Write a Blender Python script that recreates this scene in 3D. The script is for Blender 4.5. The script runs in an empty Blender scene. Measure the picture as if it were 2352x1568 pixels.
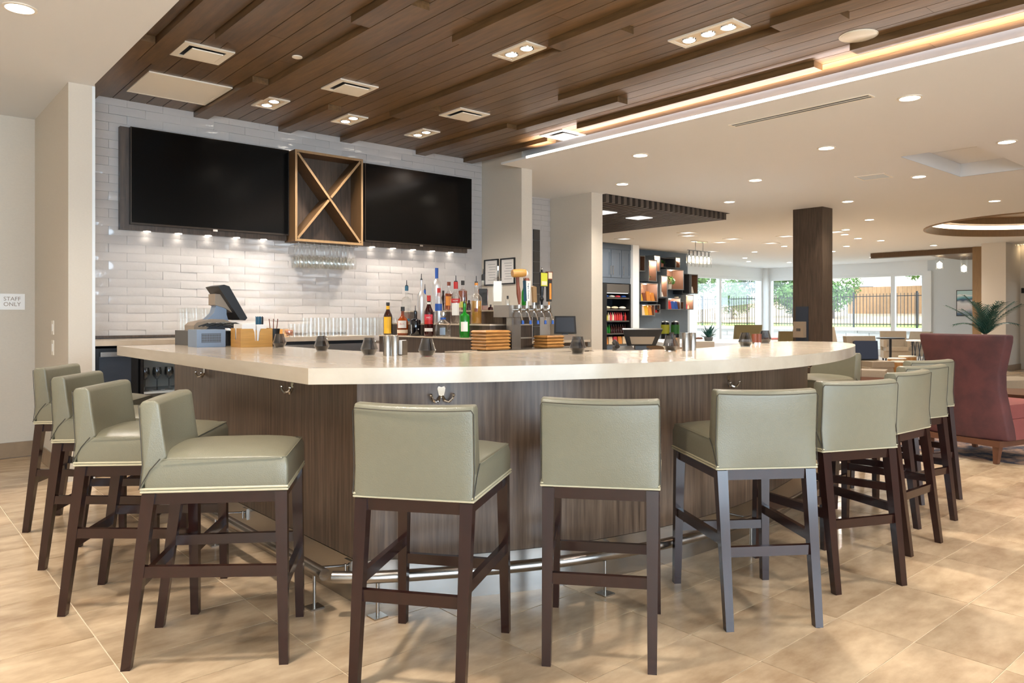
import bpy, bmesh, math, random
from mathutils import Vector, Matrix
random.seed(7)
SC = bpy.context.scene
COL = SC.collection
# ------------------------------------------------------------------ camera, world, exposure
FPX, HZ, YAW, HC = 1722.1, 725.2, math.radians(40.941), 1.25
cam = bpy.data.cameras.new('camera'); camo = bpy.data.objects.new('camera', cam); COL.objects.link(camo)
cam.sensor_width = 36.0; cam.lens = FPX / 2352 * 36.0; cam.shift_y = -(784 - HZ) / 2352
cam.clip_start = 0.05; cam.clip_end = 300
camo.location = (0, 0, HC); camo.rotation_euler = (math.pi / 2, 0, -YAW)
SC.camera = camo
SC.view_settings.view_transform = 'Standard'; SC.view_settings.look = 'None'
SC.view_settings.gamma = 1.0; SC.view_settings.use_curve_mapping = False
SC.view_settings.exposure = 0.68
SC.cycles.transparent_max_bounces = 32
wd = bpy.data.worlds.new('world'); SC.world = wd; wd.use_nodes = True
_b = wd.node_tree.nodes['Background']; _b.inputs[0].default_value = (0.80, 0.90, 1.0, 1); _b.inputs[1].default_value = 2.7
sun = bpy.data.lights.new('sun', 'SUN'); sun.energy = 2.2; sun.angle = 0.05; sun.color = (1, .95, .88)
suno = bpy.data.objects.new('sun', sun); COL.objects.link(suno); suno.rotation_euler = (math.radians(38), 0, math.radians(-35))
DOWN_W, BAR_W, PUCK_W, COVE_E = 92.0, 66.0, 0.26, 0.8
WARM = (1.0, 0.915, 0.82)

# daylight through the two big front windows behind the camera
DAY = [((1.8, -4.95, 1.5), 3.3, 2.3, 135), ((-2.1, -4.95, 1.5), 3.1, 2.3, 190)]
for _p, _w, _h, _e in DAY:
    _l = bpy.data.lights.new('daylight', 'AREA'); _l.shape = 'RECTANGLE'; _l.size = _w; _l.size_y = _h; _l.energy = _e; _l.color = (0.60, 0.80, 1.0)
    _o = bpy.data.objects.new('daylight', _l); COL.objects.link(_o); _o.location = _p; _o.rotation_euler = (math.pi / 2, 0, 0)

# survey helpers: turn a pixel of the photograph into the real point on a known plane
_F = (math.sin(YAW), math.cos(YAW)); _R = (math.cos(YAW), -math.sin(YAW))
def _ray(u, v):
    k = (u - 1176) / FPX
    return (_F[0] + _R[0] * k, _F[1] + _R[1] * k, (HZ - v) / FPX)
def at_z(u, v, z): r = _ray(u, v); t = (z - HC) / r[2]; return (r[0] * t, r[1] * t, z)
def at_y(u, v, y): r = _ray(u, v); t = y / r[1]; return (r[0] * t, y, HC + r[2] * t)
def at_x(u, v, x): r = _ray(u, v); t = x / r[0]; return (x, r[1] * t, HC + r[2] * t)
def at_d(u, v, d): r = _ray(u, v); return (r[0] * d, r[1] * d, HC + r[2] * d)

# ------------------------------------------------------------------ materials
def lin(c):
    c /= 255.0
    return c / 12.92 if c <= 0.04045 else ((c + 0.055) / 1.055) ** 2.4
def rgb(r, g, b): return (lin(r), lin(g), lin(b), 1)
class NT:
    def __init__(s, name):
        s.m = bpy.data.materials.new(name); s.m.use_nodes = True; s.t = s.m.node_tree
        s.p = s.t.nodes['Principled BSDF']; s.out = s.t.nodes['Material Output']
    def n(s, typ, **kw):
        x = s.t.nodes.new(typ)
        for k, v in kw.items():
            if k.startswith('i_'): x.inputs[k[2:].replace('_', ' ')].default_value = v
            else: setattr(x, k, v)
        return x
    def l(s, a, b): s.t.links.new(a, b)
def mat(name, col, rough=0.5, metal=0.0, noise=0.0, scale=8.0, stretch=(1, 1, 1), bump=0.0, bscale=None, rand=0.0, world=False, coat=0.0, spec=0.5, emit=None, estr=0.0, trans=0.0, col2=None, contrast=1.0):
    g = NT(name); p = g.p
    p.inputs['Base Color'].default_value = col; p.inputs['Roughness'].default_value = rough; p.inputs['Metallic'].default_value = metal
    p.inputs['Specular IOR Level'].default_value = spec
    if coat: p.inputs['Coat Weight'].default_value = coat; p.inputs['Coat Roughness'].default_value = 0.08
    if trans: p.inputs['Transmission Weight'].default_value = trans
    if emit: p.inputs['Emission Color'].default_value = emit; p.inputs['Emission Strength'].default_value = estr
    if noise or bump or rand:
        if world: co = g.n('ShaderNodeNewGeometry').outputs['Position']
        else: co = g.n('ShaderNodeTexCoord').outputs['Object']
        mp = g.n('ShaderNodeMapping'); mp.inputs['Scale'].default_value = stretch; g.l(co, mp.inputs['Vector'])
        oi = g.n('ShaderNodeObjectInfo')
        if rand or noise:
            ad = g.n('ShaderNodeVectorMath', operation='ADD'); ml = g.n('ShaderNodeMath', operation='MULTIPLY'); ml.inputs[1].default_value = 37.0 if rand else 0.0
            g.l(oi.outputs['Random'], ml.inputs[0]); g.l(mp.outputs[0], ad.inputs[0]); g.l(ml.outputs[0], ad.inputs[1]); vec = ad.outputs[0]
            nz = g.n('ShaderNodeTexNoise'); nz.inputs['Scale'].default_value = scale; nz.inputs['Detail'].default_value = 6; nz.inputs['Roughness'].default_value = 0.6
            g.l(vec, nz.inputs['Vector'])
            mx = g.n('ShaderNodeMix', data_type='RGBA')
            c2 = col2 if col2 else tuple(c * (1 - noise) for c in col[:3]) + (1,)
            mx.inputs[6].default_value = col; mx.inputs[7].default_value = c2
            mr = g.n('ShaderNodeMapRange'); mr.inputs[1].default_value = 0.5 - 0.25 / contrast; mr.inputs[2].default_value = 0.5 + 0.25 / contrast
            g.l(nz.outputs[0], mr.inputs[0]); g.l(mr.outputs[0], mx.inputs[0]); c = mx.outputs[2]
            if rand:
                hs = g.n('ShaderNodeHueSaturation'); r2 = g.n('ShaderNodeMapRange'); r2.inputs[3].default_value = 1 - rand; r2.inputs[4].default_value = 1 + rand
                g.l(oi.outputs['Random'], r2.inputs[0]); g.l(r2.outputs[0], hs.inputs['Value']); g.l(c, hs.inputs['Color']); c = hs.outputs[0]
            g.l(c, p.inputs['Base Color'])
        if bump:
            nb = g.n('ShaderNodeTexNoise'); nb.inputs['Scale'].default_value = bscale or scale; nb.inputs['Detail'].default_value = 3
            g.l(mp.outputs[0], nb.inputs['Vector'])
            bp = g.n('ShaderNodeBump'); bp.inputs['Strength'].default_value = bump; bp.inputs['Distance'].default_value = 0.004
            g.l(nb.outputs[0], bp.inputs['Height']); g.l(bp.outputs[0], p.inputs['Normal'])
    return g.m
def glassy(name, col=(1, 1, 1, 1), alpha=0.12, rough=0.02, edge=0.45, top=0.75):
    # thin clear glass: mostly see-through, glossy towards grazing angles
    g = NT(name); g.t.nodes.remove(g.p)
    tr = g.n('ShaderNodeBsdfTransparent'); tr.inputs[0].default_value = col
    gl = g.n('ShaderNodeBsdfGlossy'); gl.inputs['Roughness'].default_value = rough; gl.inputs[0].default_value = (1, 1, 1, 1)
    lw = g.n('ShaderNodeLayerWeight'); lw.inputs[0].default_value = edge
    mr = g.n('ShaderNodeMapRange'); mr.inputs[3].default_value = alpha; mr.inputs[4].default_value = top
    g.l(lw.outputs['Facing'], mr.inputs[0])
    pw = g.n('ShaderNodeMath', operation='POWER'); pw.inputs[1].default_value = 2.0; g.l(lw.outputs['Facing'], pw.inputs[0]); g.l(pw.outputs[0], mr.inputs[0])
    mx = g.n('ShaderNodeMixShader'); g.l(mr.outputs[0], mx.inputs[0]); g.l(tr.outputs[0], mx.inputs[1]); g.l(gl.outputs[0], mx.inputs[2])
    g.l(mx.outputs[0], g.out.inputs[0]); return g.m
def emis(name, col, s):
    g = NT(name); g.t.nodes.remove(g.p); e = g.n('ShaderNodeEmission'); e.inputs[0].default_value = col; e.inputs[1].default_value = s
    g.l(e.outputs[0], g.out.inputs[0]); return g.m
M = {}
M['paint'] = mat('white_ceiling_paint', rgb(224, 225, 225), 0.8)
M['paper'] = mat('linen_wallpaper', rgb(216, 207, 192), 0.75, noise=0.10, scale=60, stretch=(1, 1, 6), bump=0.15, bscale=120, world=True)
M['paper_shaded'] = mat('shaded_linen_wallpaper', rgb(190, 170, 138), 0.7, noise=0.10, scale=60, stretch=(1, 1, 6), bump=0.15, bscale=120, world=True)  # linen wallpaper with the shade of side faces in its colour, unused
M['tilew'] = mat('glazed_white_tile', rgb(194, 189, 185), 0.09, noise=0.06, scale=9, bump=0.8, bscale=11, rand=0.03, coat=0.3)
M['grout'] = mat('wall_grout', rgb(190, 184, 178), 0.8)
M['floor'] = mat('floor_grout', rgb(225, 208, 180), 0.6)
M['ftile'] = mat('sandstone_floor_tile', rgb(212, 187, 154), 0.19, col2=rgb(156, 129, 100), noise=0.3, scale=3.6, stretch=(0.9, 1.9, 1), rand=0.08, world=True, bump=0.03, bscale=14, contrast=1.1)
M['btile'] = mat('baseboard_tile', rgb(160, 136, 108), 0.35, noise=0.25, scale=9, rand=0.06, world=True)
M['wood_c'] = mat('ceiling_walnut', rgb(116, 88, 56), 0.32, col2=rgb(78, 58, 36), noise=0.3, scale=7, stretch=(5, 0.55, 5), rand=0.16, bump=0.05, bscale=30, world=True)
M['wood_gap'] = mat('ceiling_backing_black', rgb(26, 20, 16), 0.9)
M['wood_b'] = mat('bar_panel_walnut', rgb(134, 110, 90), 0.33, col2=rgb(76, 58, 45), noise=0.4, scale=16, stretch=(3.5, 3.5, 0.16), world=True, contrast=1.1, bump=0.05, bscale=40)
M['wood_k'] = mat('cabinet_dark_walnut', rgb(92, 76, 62), 0.4, col2=rgb(52, 41, 34), noise=0.4, scale=16, stretch=(3, 3, 0.2), world=True)
M['wood_o'] = mat('honey_oak_edge', rgb(148, 118, 82), 0.45, noise=0.25, scale=14, stretch=(3, 3, 0.4), world=True)
M['wood_d'] = mat('rack_brown_oak', rgb(100, 74, 46), 0.45, noise=0.35, scale=14, stretch=(3, 3, 0.3), world=True)
M['slab'] = mat('bar_top_laminate', rgb(202, 188, 168), 0.16, col2=rgb(184, 168, 147), noise=0.12, scale=4, stretch=(1.5, 0.35, 1.5), world=True)
M['steel'] = mat('brushed_steel', rgb(176, 170, 163), 0.27, metal=1.0, bump=0.04, bscale=80, stretch=(.2, .2, 8), world=True)
M['chrome'] = mat('chrome', rgb(225, 222, 218), 0.07, metal=1.0)
M['espresso'] = mat('espresso_wood', rgb(48, 23, 18), 0.22, col2=rgb(34, 16, 13), noise=0.3, scale=30, stretch=(2, 2, .2), coat=0.15)
M['leather'] = mat('sage_leather', rgb(126, 121, 101), 0.32, noise=0.06, scale=30, bump=0.22, bscale=260)
M['piping'] = mat('leather_piping', rgb(190, 180, 150), 0.4)
M['seam'] = mat('dark_seam', rgb(58, 52, 42), 0.6)
M['black'] = mat('black_plastic', rgb(24, 24, 25), 0.35)
M['blackg'] = mat('black_screen_glass', rgb(4, 4, 4), 0.16, spec=0.22)
M['bezel'] = mat('tv_bezel_metal', rgb(70, 62, 56), 0.25, metal=0.8)
M['whitep'] = mat('white_plastic', rgb(244, 242, 238), 0.4)
M['trimw'] = mat('white_trim_metal', rgb(236, 228, 212), 0.35)
M['dgrey'] = mat('dark_grey_metal', rgb(78, 74, 70), 0.4)
M['bgrey'] = mat('blue_grey_metal', rgb(128, 142, 160), 0.4)
M['taupe'] = mat('taupe_plastic', rgb(150, 132, 112), 0.35)
M['navyp'] = mat('navy_plastic', rgb(48, 56, 68), 0.35)
M['bamboo'] = mat('bamboo', rgb(206, 152, 78), 0.35, noise=0.3, scale=12, stretch=(.4, .4, 5), world=True)
M['acacia'] = mat('acacia_boards', rgb(196, 146, 82), 0.4, col2=rgb(136, 88, 40), noise=0.4, scale=9, stretch=(1, 1, 5), rand=0.1, world=True)
M['paperw'] = mat('napkin_paper', rgb(235, 230, 224), 0.8)
M['glass'] = glassy('clear_glass', (0.985, 0.99, 0.985, 1), 0.06, 0.02, 0.45, 0.6)
M['wglass'] = glassy('stemware_glass', (0.96, 0.97, 0.96, 1), 0.13, 0.02, 0.45, 0.8)
M['bglass'] = glassy('bottle_glass', (0.96, 0.97, 0.97, 1), 0.10)
M['glassf'] = glassy('frosted_glass', (0.90, 0.91, 0.93, 1), 0.45, 0.35)
M['pane'] = glassy('window_glass', (0.97, 0.99, 1, 1), 0.03, 0.0, 0.3)
M['smoke'] = glassy('smoked_glass', (0.62, 0.62, 0.63, 1), 0.08)
M['smoked'] = mat('smoked_glass_base', rgb(34, 33, 33), 0.08, spec=0.8)
M['led'] = emis('led_strip', (1, 0.90, 0.82, 1), 5.0)
M['puck'] = emis('puck_lens', (1, .9, .78, 1), 4.0)
M['cove'] = emis('cove_led', (1, 0.80, 0.72, 1), COVE_E)
M['panel'] = emis('light_panel', (1, .95, .88, 1), .8)
M['lamp'] = emis('lamp_lens', (1, 0.90, 0.76, 1), 14.0)
M['bulb'] = emis('filament_bulb', (1, 0.75, 0.45, 1), 9.0)
M['cove2'] = emis('tray_led', (1, 0.80, 0.55, 1), 3.0)
M['bluecab'] = mat('slate_blue_cabinet', rgb(82, 94, 108), 0.45, noise=0.12, scale=20, stretch=(2, 2, .4), world=True)
M['bluewall'] = mat('slate_blue_wall', rgb(104, 118, 132), 0.6, noise=0.08, scale=12, world=True)
M['cubef'] = mat('cube_grey_frame', rgb(112, 116, 118), 0.5)
M['cubed'] = mat('cube_dark_side', rgb(52, 52, 54), 0.5)
M['walnut'] = mat('walnut_lining', rgb(120, 86, 66), 0.5, noise=0.2, scale=12, stretch=(2, 2, .5), world=True)
M['slatw'] = mat('slat_dark_wood', rgb(92, 82, 74), 0.5, noise=0.2, scale=10, world=True)
M['ivory'] = mat('ivory_window_frame', rgb(232, 236, 238), 0.5)
M['bluewhite'] = mat('pale_blue_wall', rgb(206, 214, 220), 0.7)
M['redv'] = mat('burgundy_velvet', rgb(98, 52, 50), 0.75, col2=rgb(64, 37, 38), noise=0.3, scale=5, world=True, bump=0.2, bscale=180)
M['redl'] = mat('dusty_rose_velvet', rgb(140, 74, 68), 0.75, noise=0.15, scale=12, bump=0.2, bscale=180)
M['legw'] = mat('leg_brown_wood', rgb(104, 66, 46), 0.4, noise=0.2, scale=14)
M['tan'] = mat('tan_upholstery', rgb(164, 148, 126), 0.7, noise=0.1, scale=30)
M['tan2'] = mat('brown_upholstery', rgb(120, 84, 66), 0.7)
M['olive'] = mat('olive_upholstery', rgb(150, 138, 100), 0.7)
M['navy'] = mat('navy_cushion_cloth', rgb(46, 56, 76), 0.8)
M['log'] = mat('log_wood', rgb(196, 150, 92), 0.55, col2=rgb(150, 100, 54), noise=0.3, scale=9, stretch=(3, 3, .4), world=True)
M['logt'] = mat('log_end_cream', rgb(226, 214, 194), 0.5)
M['leaf'] = mat('palm_leaf', rgb(30, 78, 66), 0.45, noise=0.3, scale=9)
M['leafg'] = mat('bright_leaf', rgb(70, 130, 40), 0.5, noise=0.3, scale=20)
M['terra'] = mat('terracotta', rgb(170, 110, 84), 0.6)
M['cement'] = mat('cement_pot', rgb(206, 198, 186), 0.6)
M['grass'] = mat('lawn', rgb(150, 180, 90), 0.9, noise=0.25, scale=3, world=True)
M['dirt'] = mat('bare_earth', rgb(196, 170, 140), 0.9, noise=0.25, scale=1.2, world=True)
M['block'] = mat('retaining_block', rgb(176, 174, 168), 0.9, noise=0.2, scale=6, rand=0.08, world=True)
M['foliage'] = mat('tree_foliage', rgb(96, 138, 66), 0.8, noise=0.5, scale=0.9, world=True)
M['foliage2'] = mat('dark_tree_foliage', rgb(70, 104, 62), 0.8, noise=0.5, scale=0.9, world=True)
M['bark'] = mat('bark', rgb(96, 80, 64), 0.9)
M['asphalt'] = mat('pale_paving', rgb(206, 204, 198), 0.9, noise=0.1, scale=2, world=True)
M['stucco'] = mat('white_stucco', rgb(240, 238, 232), 0.8)
M['cedar'] = mat('cedar_fence', rgb(190, 150, 110), 0.8, noise=0.2, scale=5, world=True)

# ------------------------------------------------------------------ mesh builder
class G:
    def __init__(s): s.b = bmesh.new()
    def quadbox(s, p):                                    # 8 corners: bottom 4 ccw, top 4 ccw
        v = [s.b.verts.new(q) for q in p]
        for f in ((3, 2, 1, 0), (4, 5, 6, 7), (0, 1, 5, 4), (1, 2, 6, 5), (2, 3, 7, 6), (3, 0, 4, 7)): s.b.faces.new([v[i] for i in f])
        return s
    def box(s, x0, y0, z0, x1, y1, z1):
        return s.quadbox([(x0, y0, z0), (x1, y0, z0), (x1, y1, z0), (x0, y1, z0), (x0, y0, z1), (x1, y0, z1), (x1, y1, z1), (x0, y1, z1)])
    def beam(s, p0, p1, w0, d0, w1=None, d1=None, side=(1, 0, 0)):   # rectangular bar between two points
        w1 = w0 if w1 is None else w1; d1 = d0 if d1 is None else d1
        p0, p1 = Vector(p0), Vector(p1); ax = (p1 - p0).normalized(); u = Vector(side); u = (u - ax * u.dot(ax)).normalized(); w = ax.cross(u)
        c = []
        for p, a, b in ((p0, w0, d0), (p1, w1, d1)):
            for sx, sy in ((-1, -1), (1, -1), (1, 1), (-1, 1)): c.append(p + u * a / 2 * sx + w * b / 2 * sy)
        return s.quadbox(c)
    def legbar(s, p0, p1, w0, w1):                        # horizontal-ended square leg
        c = []
        for p, a in ((p0, w0), (p1, w1)):
            for sx, sy in ((-1, -1), (1, -1), (1, 1), (-1, 1)): c.append((p[0] + a / 2 * sx, p[1] + a / 2 * sy, p[2]))
        return s.quadbox(c)
    def cyl(s, p0, p1, r0, r1=None, n=16, caps=True):
        r1 = r0 if r1 is None else r1; p0, p1 = Vector(p0), Vector(p1); ax = (p1 - p0).normalized()
        u = Vector((1, 0, 0)) if abs(ax.x) < .9 else Vector((0, 1, 0)); u = (u - ax * u.dot(ax)).normalized(); w = ax.cross(u)
        a = [s.b.verts.new(p0 + (u * math.cos(t) + w * math.sin(t)) * r0) for t in [2 * math.pi * i / n for i in range(n)]]
        b = [s.b.verts.new(p1 + (u * math.cos(t) + w * math.sin(t)) * r1) for t in [2 * math.pi * i / n for i in range(n)]]
        for i in range(n): s.b.faces.new((a[i], a[(i + 1) % n], b[(i + 1) % n], b[i]))
        if caps: s.b.faces.new(a[::-1]); s.b.faces.new(b)
        return s
    def lathe(s, prof, c=(0, 0, 0), n=20, closed=False, phase=0.0):       # prof: (r, z) list
        rings = []
        for r, z in prof:
            if r < 1e-5: rings.append([s.b.verts.new((c[0], c[1], c[2] + z))])
            else: rings.append([s.b.verts.new((c[0] + r * math.cos(phase + 2 * math.pi * i / n), c[1] + r * math.sin(phase + 2 * math.pi * i / n), c[2] + z)) for i in range(n)])
        for a, b in zip(rings, rings[1:]):
            for i in range(n):
                j = (i + 1) % n
                q = [a[i % len(a)], a[j % len(a)], b[j % len(b)], b[i % len(b)]]
                q = [v for k, v in enumerate(q) if v not in q[:k]]
                if len(q) > 2: s.b.faces.new(q)
        return s
    def prism(s, poly, z0, z1):
        a = [s.b.verts.new((x, y, z0)) for x, y in poly]; b = [s.b.verts.new((x, y, z1)) for x, y in poly]; n = len(poly)
        for i in range(n): s.b.faces.new((a[i], a[(i + 1) % n], b[(i + 1) % n], b[i]))
        s.b.faces.new(a[::-1]); s.b.faces.new(b); return s
    def extr(s, prof, o, u, w, e):                        # planar profile (a,b)-> o+u*a+w*b, extruded by vector e
        o, u, w, e = Vector(o), Vector(u), Vector(w), Vector(e)
        a = [s.b.verts.new(o + u * p + w * q) for p, q in prof]; b = [s.b.verts.new(o + u * p + w * q + e) for p, q in prof]; n = len(prof)
        for i in range(n): s.b.faces.new((a[i], a[(i + 1) % n], b[(i + 1) % n], b[i]))
        s.b.faces.new(a[::-1]); s.b.faces.new(b); return s
    def strip(s, pts, z0, z1, th):                        # thin wall along a polyline, thickness to the left of travel
        n = len(pts); off = []
        for i in range(n):
            a = Vector(pts[max(i - 1, 0)]); b = Vector(pts[min(i + 1, n - 1)]); d = (b - a).normalized(); off.append((pts[i][0] - d.y * th, pts[i][1] + d.x * th))
        o0 = [s.b.verts.new((x, y, z0)) for x, y in pts]; o1 = [s.b.verts.new((x, y, z1)) for x, y in pts]
        i0 = [s.b.verts.new((x, y, z0)) for x, y in off]; i1 = [s.b.verts.new((x, y, z1)) for x, y in off]
        for i in range(n - 1):
            s.b.faces.new((o0[i], o0[i + 1], o1[i + 1], o1[i])); s.b.faces.new((i0[i + 1], i0[i], i1[i], i1[i + 1]))
            s.b.faces.new((o1[i], o1[i + 1], i1[i + 1], i1[i])); s.b.faces.new((i0[i], i0[i + 1], o0[i + 1], o0[i]))
        s.b.faces.new((i0[0], o0[0], o1[0], i1[0])); s.b.faces.new((o0[-1], i0[-1], i1[-1], o1[-1])); return s
    def tube(s, pts, r, n=10, caps=True):
        pts = [Vector(p) for p in pts]; rings = []; up = Vector((0, 0, 1)); prev = None
        for i, p in enumerate(pts):
            d = (pts[min(i + 1, len(pts) - 1)] - pts[max(i - 1, 0)]).normalized()
            if prev is None:
                u = up if abs(d.z) < .9 else Vector((1, 0, 0))
            else: u = prev
            u = (u - d * u.dot(d)).normalized(); prev = u; w = d.cross(u); rr = r[i] if isinstance(r, (list, tuple)) else r
            rings.append([s.b.verts.new(p + (u * math.cos(t) + w * math.sin(t)) * rr) for t in [2 * math.pi * k / n for k in range(n)]])
        for a, b in zip(rings, rings[1:]):
            for i in range(n): s.b.faces.new((a[i], a[(i + 1) % n], b[(i + 1) % n], b[i]))
        if caps: s.b.faces.new(rings[0][::-1]); s.b.faces.new(rings[-1])
        return s
    def ball(s, c, r, n=12, m=8, sq=(1, 1, 1)):
        prof = [(math.sin(math.pi * i / m), -math.cos(math.pi * i / m)) for i in range(m + 1)]
        k = len(s.b.verts); s.lathe(prof, (0, 0, 0), n); s.b.verts.ensure_lookup_table()
        for v in s.b.verts[k:]: v.co = Vector((c[0] + v.co.x * r * sq[0], c[1] + v.co.y * r * sq[1], c[2] + v.co.z * r * sq[2]))
        return s
    def xf(s, mtx): bmesh.ops.transform(s.b, matrix=mtx, verts=s.b.verts[:]); return s
    def bevel(s, w, seg=2, ang=30):
        es = [e for e in s.b.edges if len(e.link_faces) == 2 and e.calc_face_angle(0) > math.radians(ang)]
        bmesh.ops.bevel(s.b, geom=es, offset=w, segments=seg, affect='EDGES', profile=0.5, clamp_overlap=True); return s
    def mesh(s, name, m, smooth=True, ang=35):
        bmesh.ops.recalc_face_normals(s.b, faces=s.b.faces[:])
        if smooth:
            for f in s.b.faces: f.smooth = True
            for e in s.b.edges: e.smooth = len(e.link_faces) != 2 or e.calc_face_angle(0) < math.radians(ang)
        me = bpy.data.meshes.new(name); s.b.to_mesh(me); s.b.free()
        if m is not None: me.materials.append(M[m] if isinstance(m, str) else m)
        return me
    def build(s, name, m, parent=None, smooth=True, ang=35, loc=None, **props):
        o = bpy.data.objects.new(name, s.mesh(name, m, smooth, ang)); COL.objects.link(o)
        if parent is not None: o.parent = parent
        if loc is not None: o.location = loc
        for k, v in props.items(): o[k] = v
        return o
def link(name, me, parent=None, loc=None, rz=0.0, **props):
    o = bpy.data.objects.new(name, me); COL.objects.link(o)
    if parent is not None: o.parent = parent
    if loc is not None: o.location = loc
    if rz: o.rotation_euler = (0, 0, rz)
    for k, v in props.items(): o[k] = v
    return o
def thing(name, label, cat, loc=(0, 0, 0), rz=0.0, group=None):
    o = bpy.data.objects.new(name, None); o.empty_display_size = .05; COL.objects.link(o); o.location = loc; o.rotation_euler = (0, 0, rz)
    o['label'] = label; o['category'] = cat
    if group: o['group'] = group
    return o
def tag(o, label, cat, group=None):
    o['label'] = label; o['category'] = cat
    if group: o['group'] = group
    return o
def copy_tree(o, parent=None):
    c = o.copy(); COL.objects.link(c)
    if parent is not None: c.parent = parent
    for ch in list(o.children): copy_tree(ch, c)
    return c
def dup(o, loc, rz=None, label=None, group=None):
    c = copy_tree(o); c.location = loc
    if rz is not None: c.rotation_euler = (0, 0, rz)
    if label: c['label'] = label
    if group: c['group'] = group
    return c
def struct(g, name, m, **kw): return g.build(name, m, kind='structure', **kw)
def text(body, name, m, parent, loc, rot, size, ext=0.0006):
    cu = bpy.data.curves.new(name, 'FONT'); cu.body = body; cu.size = size; cu.align_x = 'CENTER'; cu.align_y = 'CENTER'; cu.extrude = ext
    cu.materials.append(M[m]); tmp = bpy.data.objects.new(name, cu); COL.objects.link(tmp); bpy.context.view_layer.update()
    me = bpy.data.meshes.new_from_object(tmp.evaluated_get(bpy.context.evaluated_depsgraph_get())); bpy.data.objects.remove(tmp)
    o = bpy.data.objects.new(name, me); COL.objects.link(o); o.parent = parent; o.location = loc; o.rotation_euler = rot; return o
def poly_holes(name, outer, holes, z, m, th=0.0, **props):
    b = bmesh.new(); es = []
    for loop in [outer] + holes:
        vs = [b.verts.new((x, y, z)) for x, y in loop]
        es += [b.edges.new((vs[i], vs[(i + 1) % len(vs)])) for i in range(len(vs))]
    bmesh.ops.triangle_fill(b, use_beauty=True, use_dissolve=False, edges=es)
    g = G(); g.b.free(); g.b = b
    return g.build(name, m, smooth=False, **props)
def cr(pts, n=6):                                          # Catmull-Rom through 2D points
    out = []; P = [pts[0]] + list(pts) + [pts[-1]]
    for i in range(1, len(P) - 2):
        a, b, c, d = [Vector(q) for q in P[i - 1:i + 3]]
        for k in range(n):
            t = k / n; out.append(tuple(0.5 * (2 * b + (c - a) * t + (2 * a - 5 * b + 4 * c - d) * t * t + (3 * b - a - 3 * c + d) * t ** 3)))
    out.append(tuple(pts[-1])); return out
def area(name, loc, size, power, col=WARM, rot=(0, 0, 0), spread=180, shape='DISK', size_y=None):
    l = bpy.data.lights.new(name, 'AREA'); l.shape = shape; l.size = size; l.energy = power; l.color = col; l.spread = math.radians(spread)
    if size_y: l.size_y = size_y
    o = bpy.data.objects.new(name, l); COL.objects.link(o); o.location = loc; o.rotation_euler = rot; return o
def spot(name, loc, power, ang=110, blend=0.6, col=WARM, r=0.04, parent=None, rot=(0, 0, 0)):
    l = bpy.data.lights.new(name, 'SPOT'); l.energy = power; l.spot_size = math.radians(ang); l.spot_blend = blend; l.color = col; l.shadow_soft_size = r
    o = bpy.data.objects.new(name, l); COL.objects.link(o); o.location = loc; o.rotation_euler = rot
    return o

# ------------------------------------------------------------------ room shell
XT0, TW, YT0, TD = 0.688, 0.5905, 0.860, 0.3017
fl = G().box(-4, -5, -0.1, 24.4, 14.3, -0.003); FLOOR = struct(fl, 'floor', 'floor')
def proj(x, y, z):
    d = x * _F[0] + y * _F[1]
    if d < .2: return None
    return 1176 + FPX * (x * _R[0] + y * _R[1]) / d, HZ - FPX * (z - HC) / d, d
tl = G().box(-TW / 2 + .0025, -TD / 2 + .0025, -.012, TW / 2 - .0025, TD / 2 - .0025, 0).bevel(.0012, 1).mesh('floor_tile', 'ftile', smooth=False)
cells = []
for i in range(-8, 40):
    for j in range(-20, 45):
        cx, cy = XT0 + TW * (i + .5), YT0 + TD * (j + .5)
        q = proj(cx, cy, 0); vis = q and -150 < q[0] < 2500 and 700 < q[1] < 1680
        cells.append((q[2] if vis else 99 + abs(cx) + abs(cy), cx, cy))
cells.sort()
for d, cx, cy in cells[:290]: link('tile', tl, FLOOR, (cx, cy, 0))
g = G()
for d, cx, cy in cells[290:]:
    if -4 < cx < 24.1 and -5 < cy < 14.1: g.box(cx - TW / 2 + .0025, cy - TD / 2 + .0025, -.012, cx + TW / 2 - .0025, cy + TD / 2 - .0025, 0)
g.build('tile', 'ftile', FLOOR, smooth=False, kind='stuff')

CZ, CL, WZ = 2.92, 3.01, 3.10
struct(G().box(-4, -5, CL, 1.339, 8.0, CL + .25), 'ceiling', 'paint')
TRAY = [(8.24, 2.58), (10.0, 2.58), (10.0, 3.28), (8.24, 3.28)]
OC, OR = (16.3, 3.7), 2.15
OVAL = [(OC[0] + OR * math.cos(2 * math.pi * i / 48), OC[1] + OR * math.sin(2 * math.pi * i / 48)) for i in range(48)]
poly_holes('ceiling', [(5.652, -5), (24.4, -5), (24.4, 14.3), (5.652, 14.3)], [TRAY, OVAL], CZ, 'paint', kind='structure')
struct(G().box(5.65, -5, 3.45, 24.4, 14.3, 3.6), 'ceiling', 'paint')                       # slab above
struct(G().box(1.34, -5, WZ, 5.65, -1.5, WZ + .2), 'ceiling', 'paint')
# recessed ceiling tray over the lobby
g = G()
for a, b in zip(TRAY, TRAY[1:] + TRAY[:1]):
    d = Vector(b) - Vector(a); n = Vector((d.y, -d.x)).normalized() * .02
    g.quadbox([(a[0], a[1], CZ + .003), (b[0], b[1], CZ + .003), (b[0] + n.x, b[1] + n.y, CZ + .003), (a[0] + n.x, a[1] + n.y, CZ + .003), (a[0], a[1], 3.08), (b[0], b[1], 3.08), (b[0] + n.x, b[1] + n.y, 3.08), (a[0] + n.x, a[1] + n.y, 3.08)])
g.box(8.2, 2.54, 3.08, 9.1, 3.32, 3.1).box(9.11, 2.54, 3.08, 10.04, 3.32, 3.1)
struct(g, 'ceiling_tray', 'paint')
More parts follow.
